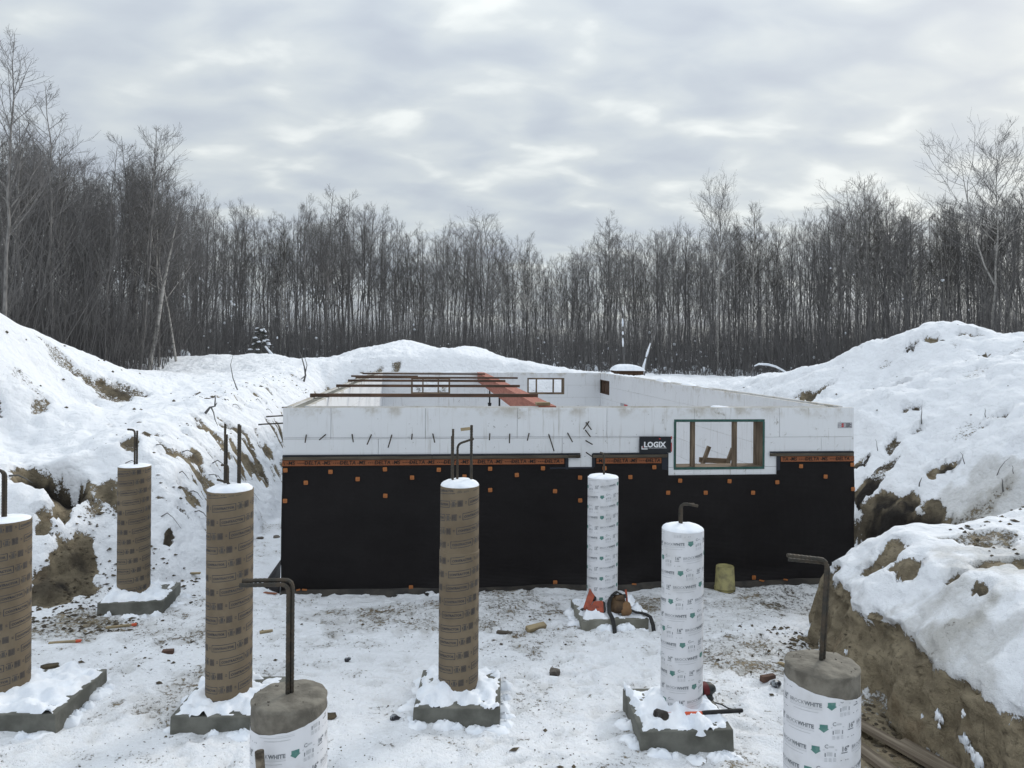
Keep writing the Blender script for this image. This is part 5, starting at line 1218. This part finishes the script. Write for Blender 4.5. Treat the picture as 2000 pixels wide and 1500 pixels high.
# the trees one would point at
NOTE = [(45, 195, 21, 7, 0, 'slim grey poplar between the two tallest trees at the left mound'), (160, 300, 23, 1, 1, 'forked poplar a little lower than the tall dark one'), (310, 290, 26, 8, 0, 'forked grey poplar right beside the wide crowned leaning one'), (102, 150, 22, 2, 0, 'tall dark poplar standing alone in front at the left mound'), (272, 228, 25, 3, 0, 'tall forked poplar leaning beside the low birch trunk'), (205, 262, 24, 6, 0, 'grey poplar growing at the gap between left mound and berm'), (345, 318, 27, 5, 2, 'leaning pale barked poplar with wide crown at the berm end'), (228, 245, 24.5, 0, 1, 'straight dark poplar just behind the gap in the berm'),
        (1938, 232, 31, 10, 4, 'tallest pale trunked poplar with fan crown behind the right mound'), (1402, 335, 40, 10, 4, 'slim pale trunked poplar rising above its neighbours behind the right wall'), (1700, 330, 34, 5, 0, 'broad dense poplar clump left of the right mound crest'), (1465, 388, 40, 1, 2, 'slender pale poplar next to the slim tall one'), (1775, 385, 32, 3, 1, 'dark poplar with trunk leaning right behind the right mound'),
        (945, 408, 44, 5, 0, 'spreading poplar crown above the twin snow humps'), (635, 353, 42, 2, 0, 'tall poplar rising from the wood behind the left wall'), (682, 362, 42, 0, 1, 'tall straight poplar beside the one behind the left wall'), (592, 368, 41, 7, 0, 'narrow poplar at the dip in the treeline behind the berm'), (1190, 408, 43, 4, 0, 'upright poplar above the boarded opening'), (1040, 447, 45, 1, 2, 'thin pale poplar in the lowest part of the treeline'), (8, 40, 18.5, 2, 0, 'nearest big poplar overhanging the left mound')]
for k, (x, yt, D, vi, m, lab) in enumerate(NOTE):
    p = P(x, 700, D); zt_ = P(x, yt, D)[2]; h = (zt_-float(gz(p[0], p[1])))*(.93 if vi == 10 else .97)
    plant(p[0], p[1], h, vi, m, rng.uniform(0, 6.28), 1.1 if vi == 5 else .75 if k == 9 else 1.0, lab, None, (0, (.10 if k == 4 else .12 if k == 6 else .0)))
NI = 262; xs_ = []
FORM = ['straight', 'forked', 'wide crowned', 'forked', 'narrow', 'broad forked', 'forked', 'straight', 'forked', 'high crowned']
def whereabouts(x):
    for lim, w in ((380, 'behind the left mound'), (700, 'behind the long snow berm'), (1020, 'behind the two snow humps'), (1550, 'beyond the right foundation wall')):
        if x < lim: return w
    return 'behind the right mound'
for k in range(NI):
    x = -120+2240*((k*.6180339887+.37) % 1.0); Df = float(d_front(x)); D = Df+1.0+11*rng.uniform()**1.3
    yt = float(top_y(x))+8+abs(rng.normal(0, 28)); p = P(x, 700, D); zt_ = P(x, yt, D)[2]; h = zt_-float(gz(p[0], p[1])); m = int(rng.choice([0, 0, 1, 1, 3, 2], 1)[0])
    vi = int(rng.integers(0, 10)); tone = {0: 'grey', 3: 'grey', 1: 'dark', 2: 'pale barked'}[m]; lab = f'bare {tone} {FORM[vi]} poplar in the wood {whereabouts(x)}'
    plant(p[0], p[1], h, vi, m, rng.uniform(0, 6.28), rng.uniform(.7, 1.0), lab, lab.replace('bare', 'set of').replace('poplar', 'poplars'), (rng.normal(0, .022), rng.normal(0, .03)))
# the deep wood behind them: one mass
def low_tree(seed):
    gen = np.random.default_rng(seed); k = 5; t = np.linspace(0, 1, k); w = np.cumsum(gen.normal(0, .05, (k, 2)), 0)*3; w -= w[0]
    tp = np.stack([w[:, 0]*t, w[:, 1]*t, 10*t], 1)[None]; tr = (.048*(1-t)**.8+.008)[None]
    p1, r1 = grow(tp, tr, 15, .38, .97, lambda q, a, b: 10*(.04+.20*(1-q)**.7)*gen.uniform(.6, 1.1, (a, b)), (R(30), R(58)), .6, 3, (.026, .007), .6, gen)
    l1 = np.linalg.norm(p1[:, -1]-p1[:, 0], axis=1)[:, None]
    p2, r2 = grow(p1, r1, 4, .25, 1., lambda q, a, b: np.repeat(l1, b, 1)*.5*gen.uniform(.6, 1.1, (a, b)), (R(25), R(55)), .5, 2, (.014, .006), .7, gen)
    return cat_mesh([batch(tp, tr, 4), batch(p1, r1, 3), batch(p2, r2, 3)])
LT = [low_tree(300+i) for i in range(8)]
ps = []
for k in range(760):
    x = -350+2700*rng.uniform(); Df = float(d_front(x)); D = Df+9+30*rng.uniform()**1.2; p = P(x, 700, D)
    yt = float(top_y(x))+40+abs(rng.normal(0, 30)); h = np.clip((float(HY)-yt)/F*D+1.2, 5, 15)*rng.uniform(.9, 1.05)
    v, q = LT[int(rng.integers(0, 8))]; a = rng.uniform(0, 6.28); s_ = h/10; w_ = rng.uniform(.7, 1.1)*min(s_, 1.2); ca, sa = math.cos(a)*w_, math.sin(a)*w_
    ps.append((np.stack([p[0]+v[:, 0]*ca-v[:, 1]*sa+v[:, 2]*rng.normal(0, .03), p[1]+v[:, 0]*sa+v[:, 1]*ca, float(gz(p[0], p[1]))-.1+v[:, 2]*s_], 1), q))
o = link('deep_wood', np_mesh('deep_wood', *cat_mesh(ps)), M['bark_dark']); tag(o, 'dense mass of bare trunks deep in the wood', 'wood', None, 'stuff')
# undergrowth: saplings and brush at the wood's edge
n_ = 24000; x = -350+2700*rng.uniform(size=n_); D = d_front(x)-1.2+26*rng.uniform(size=n_)**1.3
bx = (x-1000)/F*D; h = np.minimum(rng.gamma(3.2, .85, n_)+.5, 4.2+1.2*rng.uniform(size=n_)); k = 4; t = np.linspace(0, 1, k)
ln_ = rng.normal(0, .16, (n_, 2)); cv = rng.normal(0, .10, (n_, 2))
Pt = np.stack([bx[:, None]+h[:, None]*(ln_[:, :1]*t+cv[:, :1]*t*t), D[:, None]+h[:, None]*ln_[:, 1:]*t, gz(bx, D)[:, None]-.05+h[:, None]*t[None]], 2)
Rt = (.007+.009*rng.uniform(size=n_))[:, None]*(1-.75*t[None])
gen = np.random.default_rng(5); tw_p, tw_r = grow(Pt[:12000], Rt[:12000], 5, .25, .95, lambda q, a, b: gen.uniform(.3, 1.0, (a, b)), (R(25), R(60)), .4, 2, (.007, .004), .8, gen)
o = link('undergrowth', np_mesh('undergrowth', *cat_mesh([batch(Pt, Rt, 3), batch(tw_p, tw_r, 3)])), M['twig']); tag(o, 'tangle of leafless brush and saplings at the foot of the wood', 'undergrowth', None, 'stuff')
# clumps of snow caught in the brush
pts = []; V = []; Q = []
for k in range(620):
    x = rng.uniform(330, 2050); D = float(d_front(x))-.8+5*rng.uniform(); xx = (x-1000)/F*D; zz_ = float(gz(xx, D))+(.1+rng.gamma(1.3, .75) if k < 330 else rng.uniform(.0, .35)); s_ = rng.uniform(.02, .06) if k < 330 else rng.uniform(.04, .12)
    n0 = len(V)*0
    me_v = np.array([(math.cos(a)*math.cos(b), math.sin(a)*math.cos(b), math.sin(b)) for b in (-1.2, -.4, .4, 1.2) for a in np.arange(6)*math.pi/3]); me_v = me_v*(1+rng.uniform(-.3, .3, (24, 1)))*np.array([s_*rng.uniform(.8, 1.7), s_, s_*rng.uniform(.6, 1.5)])
    q = np.array([(j*6+i, j*6+(i+1) % 6, j*6+6+(i+1) % 6, j*6+6+i) for j in range(3) for i in range(6)]+[(0, 5, 4, 3), (3, 2, 1, 0), (18, 19, 20, 21), (21, 22, 23, 18)])
    pts.append((me_v+np.array([xx, D, zz_]), q))
o = link('snow_clumps', np_mesh('snow_clumps', *cat_mesh(pts)), M['snow']); tag(o, 'small clumps of snow caught in the brush at the wood edge', 'snow', None, 'stuff')
#PART5
# ------------------------------------------------------------------ single things at the wood edge
def snow_blob(name, sx, sy, sz, seed, par, loc):
    o = link(name, lump_mesh(name, sx, sy, sz, seed, 3), M['snow'], par); o.location = loc
    o.data.polygons.foreach_set('use_smooth', [True]*len(o.data.polygons)); return o
# small spruce bowed under snow
p = on(505, 698); D = 33; q = P(508, 705, D); zg = float(gz(q[0], q[1])); top = P(508, 632, D)[2]
o = thing('spruce_sapling', 'small dark spruce loaded with snow behind the left berm', 'tree', (q[0], q[1], zg-.1)); h = top-zg
build(MB().tube([(0, 0, 0), (.03, 0, h*.5), (-.02, 0, h)], [.05, .035, .008], 7), 'trunk', M['bark_dark'], o)
gen = np.random.default_rng(3); bp = []; 
for k in range(60):
    t = rng.uniform(.08, .97); a = rng.uniform(0, 6.28); ln = (1-t)*h*.42+.12; bp.append([(0, 0, t*h), (math.cos(a)*ln*.5, math.sin(a)*ln*.5, t*h+.03*ln), (math.cos(a)*ln, math.sin(a)*ln, t*h-.25*ln)])
bp = np.array(bp); brt = np.tile(np.array([[.012, .009, .004]]), (60, 1)); nd = grow(bp, brt, 34, .1, 1., lambda q_, a, b: gen.uniform(.06, .17, (a, b)), (R(40), R(80)), -.2, 2, (.007, .002), 1., gen)
link('crown', np_mesh('crown', *cat_mesh([batch(bp, brt, 4), batch(nd[0], nd[1], 3)])), M['needle'], o)
for k in range(34):
    b = bp[k]; snow_blob('snow_clump', rng.uniform(.05, .12), rng.uniform(.04, .08), rng.uniform(.025, .055), k, o, tuple(b[1]*.45+b[2]*.55+np.array([0, 0, .05])))
b0 = [(.25, -.1, h*.45), (.5, -.1, h*.28), (.75, -.1, h*.12), (1.05, -.1, h*.02)]
build(MB().tube(b0, [.03, .025, .02, .015], 6), 'bent_branch', M['bark_dark'], o); build(MB().tube([(a, b, c+.05) for a, b, c in b0], [.04, .06, .065, .03], 8), 'branch_snow', M['snow'], o)
# snow topped box and hump behind the back wall
def covered(px0, px1, ytop, D, label, wood):
    c = P((px0+px1)/2, 730, D); w = (px1-px0)/F*D; zg = float(gz(c[0], c[1])); zt_ = P(0, ytop, D)[2]+ (c[0]-P(0, ytop, D)[0])*math.tan(ROLL); h = max(zt_-zg, .3)
    o = thing('covered_pallet', label, 'pallet', (c[0], c[1], zg-.03), R(8), 'snow covered stacks')
    for k in range(3):
        build(MB().box((0, 0, .05+k*(h*.55)/3), (w*.92, .9, .09)), 'deck_board', M[wood], o)
    for sx in (-1, 0, 1): build(MB().box((sx*w*.4, 0, h*.28), (.1, .88, h*.5)), 'stringer', M[wood], o)
    mb = MB(); v = []; f = []; n1_2, m_ = 22, 14
    for i in range(n1_2):
        for j in range(m_):
            s_, t_ = i/(n1_2-1)*2-1, j/(m_-1)*2-1; e = max(0, 1-abs(s_)**2.6)*max(0, 1-abs(t_)**2.6); v.append((s_*w*.52, t_*.52, h*.50+h*.5*e**.45*(1+.10*s_*-1)+.03*sn(s_*2, t_*2, 0, 4)*e))
            if i and j: k = i*m_+j; f.append((k-m_-1, k-1, k, k-m_))
    link('snow', np_mesh('snow', v, f), M['snow'], o)
covered(1196, 1254, 710, 31, 'wooden stack under a smooth dome of snow beyond the right wall corner', 'wood_dark')
covered(1034, 1070, 711, 32, 'low stack under a small snow dome behind the back window', 'wood_dark')
# snow plastered leaning trunk
D = 31.5; a = P(1256, 738, D); zg = float(gz(a[0], a[1])); o = thing('leaning_trunk', 'thin leaning dead trunk plastered with snow beside the domed stack', 'trunk', (a[0], a[1], zg-.1))
pp = [np.array(P(x, y, D))-np.array([a[0], a[1], zg-.1]) for x, y in [(1256, 737), (1258, 715), (1265, 690), (1272, 668), (1281, 640), (1291, 618)]]; pp[0][2] = 0
build(MB().tube(pp, [.075, .07, .06, .05, .035, .015], 7), 'trunk', M['bark_dark'], o)
build(MB().tube([q_+np.array([-.03, -.06, 0]) for q_ in pp[:2]]+[pp[2]*.6+pp[1]*.4+np.array([-.03, -.06, 0])], [.04, .055, .03], 8), 'snow_crust', M['snow'], o)
build(MB().tube([pp[2]*.7+pp[1]*.3+np.array([-.03, -.05, 0]), pp[2]+np.array([-.03, -.05, 0]), pp[3]*.9+pp[2]*.1+np.array([-.03, -.05, 0])], [.03, .05, .022], 8), 'snow_crust', M['snow'], o)
# birch stub with snow patches
D = 36; a = P(1219, 735, D); zg = float(gz(a[0], a[1])); o = thing('snag', 'upright snag with three patches of snow behind the boarded opening', 'trunk', (a[0], a[1], zg-.1))
build(MB().tube([(0, 0, 0), (-.03, 0, 1.5), (-.1, 0, 3.2)], [.06, .05, .02], 7), 'trunk', M['bark_dark'], o)
for y0, y1 in ((622, 638), (647, 654), (660, 677)):
    za, zb = P(1217, y1, D)[2]-zg+.1, P(1217, y0, D)[2]-zg+.1; build(MB().tube([(-.04-.02*za, -.05, za), (-.05-.02*za, -.06, (za+zb)/2), (-.05-.02*zb, -.05, zb)], [.025, .05, .022], 8), 'snow_patch', M['snow'], o)
# bent sapling arch with snow on it
D = 33; a = P(1461, 752, D); zg = float(gz(a[0], a[1])); o = thing('bent_sapling', 'snow laden sapling bent over into an arch at the wood edge', 'tree', (a[0], a[1], zg-.1))
pp = [np.array(P(x, y, D))-np.array([a[0], a[1], zg-.1]) for x, y in [(1461, 752), (1466, 732), (1473, 717), (1482, 713), (1500, 714), (1515, 718), (1530, 726), (1547, 736)]]; pp[0][2] = 0
build(MB().tube(pp, [.05, .045, .04, .036, .03, .026, .02, .012], 7), 'trunk', M['bark_dark'], o)
build(MB().tube([q_+np.array([0, -.01, .045]) for q_ in pp[2:]], [.02, .05, .055, .05, .045, .02], 8), 'snow_crust', M['snow'], o)
# leaning birch stems left of the gap
for k, (xa, ya, xb, yb, lab) in enumerate([(290, 705, 318, 560, 'white barked birch stem leaning right behind the left berm'), (205, 560, 150, 690, ''), (40, 610, 100, 580, '')]):
    if not lab: continue
    D = 25.5; a = P(xa, ya, D); zg = float(gz(a[0], a[1])); b = P(xb, yb, D); o = thing('birch_stem', lab, 'tree', (a[0], a[1], zg-.1))
    build(MB().tube([(0, 0, 0), ((b[0]-a[0])*.5+.03, 0, (b[2]-zg)*.5), (b[0]-a[0], 0, b[2]-zg), (b[0]-a[0]+.5, 0, b[2]-zg+2.6)], [.085, .07, .055, .015], 8), 'trunk', M['bark_pale'], o)
    gen = np.random.default_rng(44); tp = np.array([[(b[0]-a[0], 0, b[2]-zg), (b[0]-a[0]+.2, 0, b[2]-zg+1.3), (b[0]-a[0]+.5, 0, b[2]-zg+2.6)]]); c1 = grow(tp, np.array([[.05, .03, .01]]), 12, 0, 1, lambda q_, a_, b_: gen.uniform(.6, 1.4, (a_, b_)), (R(25), R(50)), .6, 4, (.02, .006), .6, gen); c2 = grow(c1[0], c1[1], 6, .2, 1, lambda q_, a_, b_: gen.uniform(.25, .6, (a_, b_)), (R(25), R(50)), .4, 3, (.009, .004), .7, gen)
    link('crown', np_mesh('crown', *cat_mesh([batch(*c1, 4), batch(*c2, 3)])), M['twig'], o)
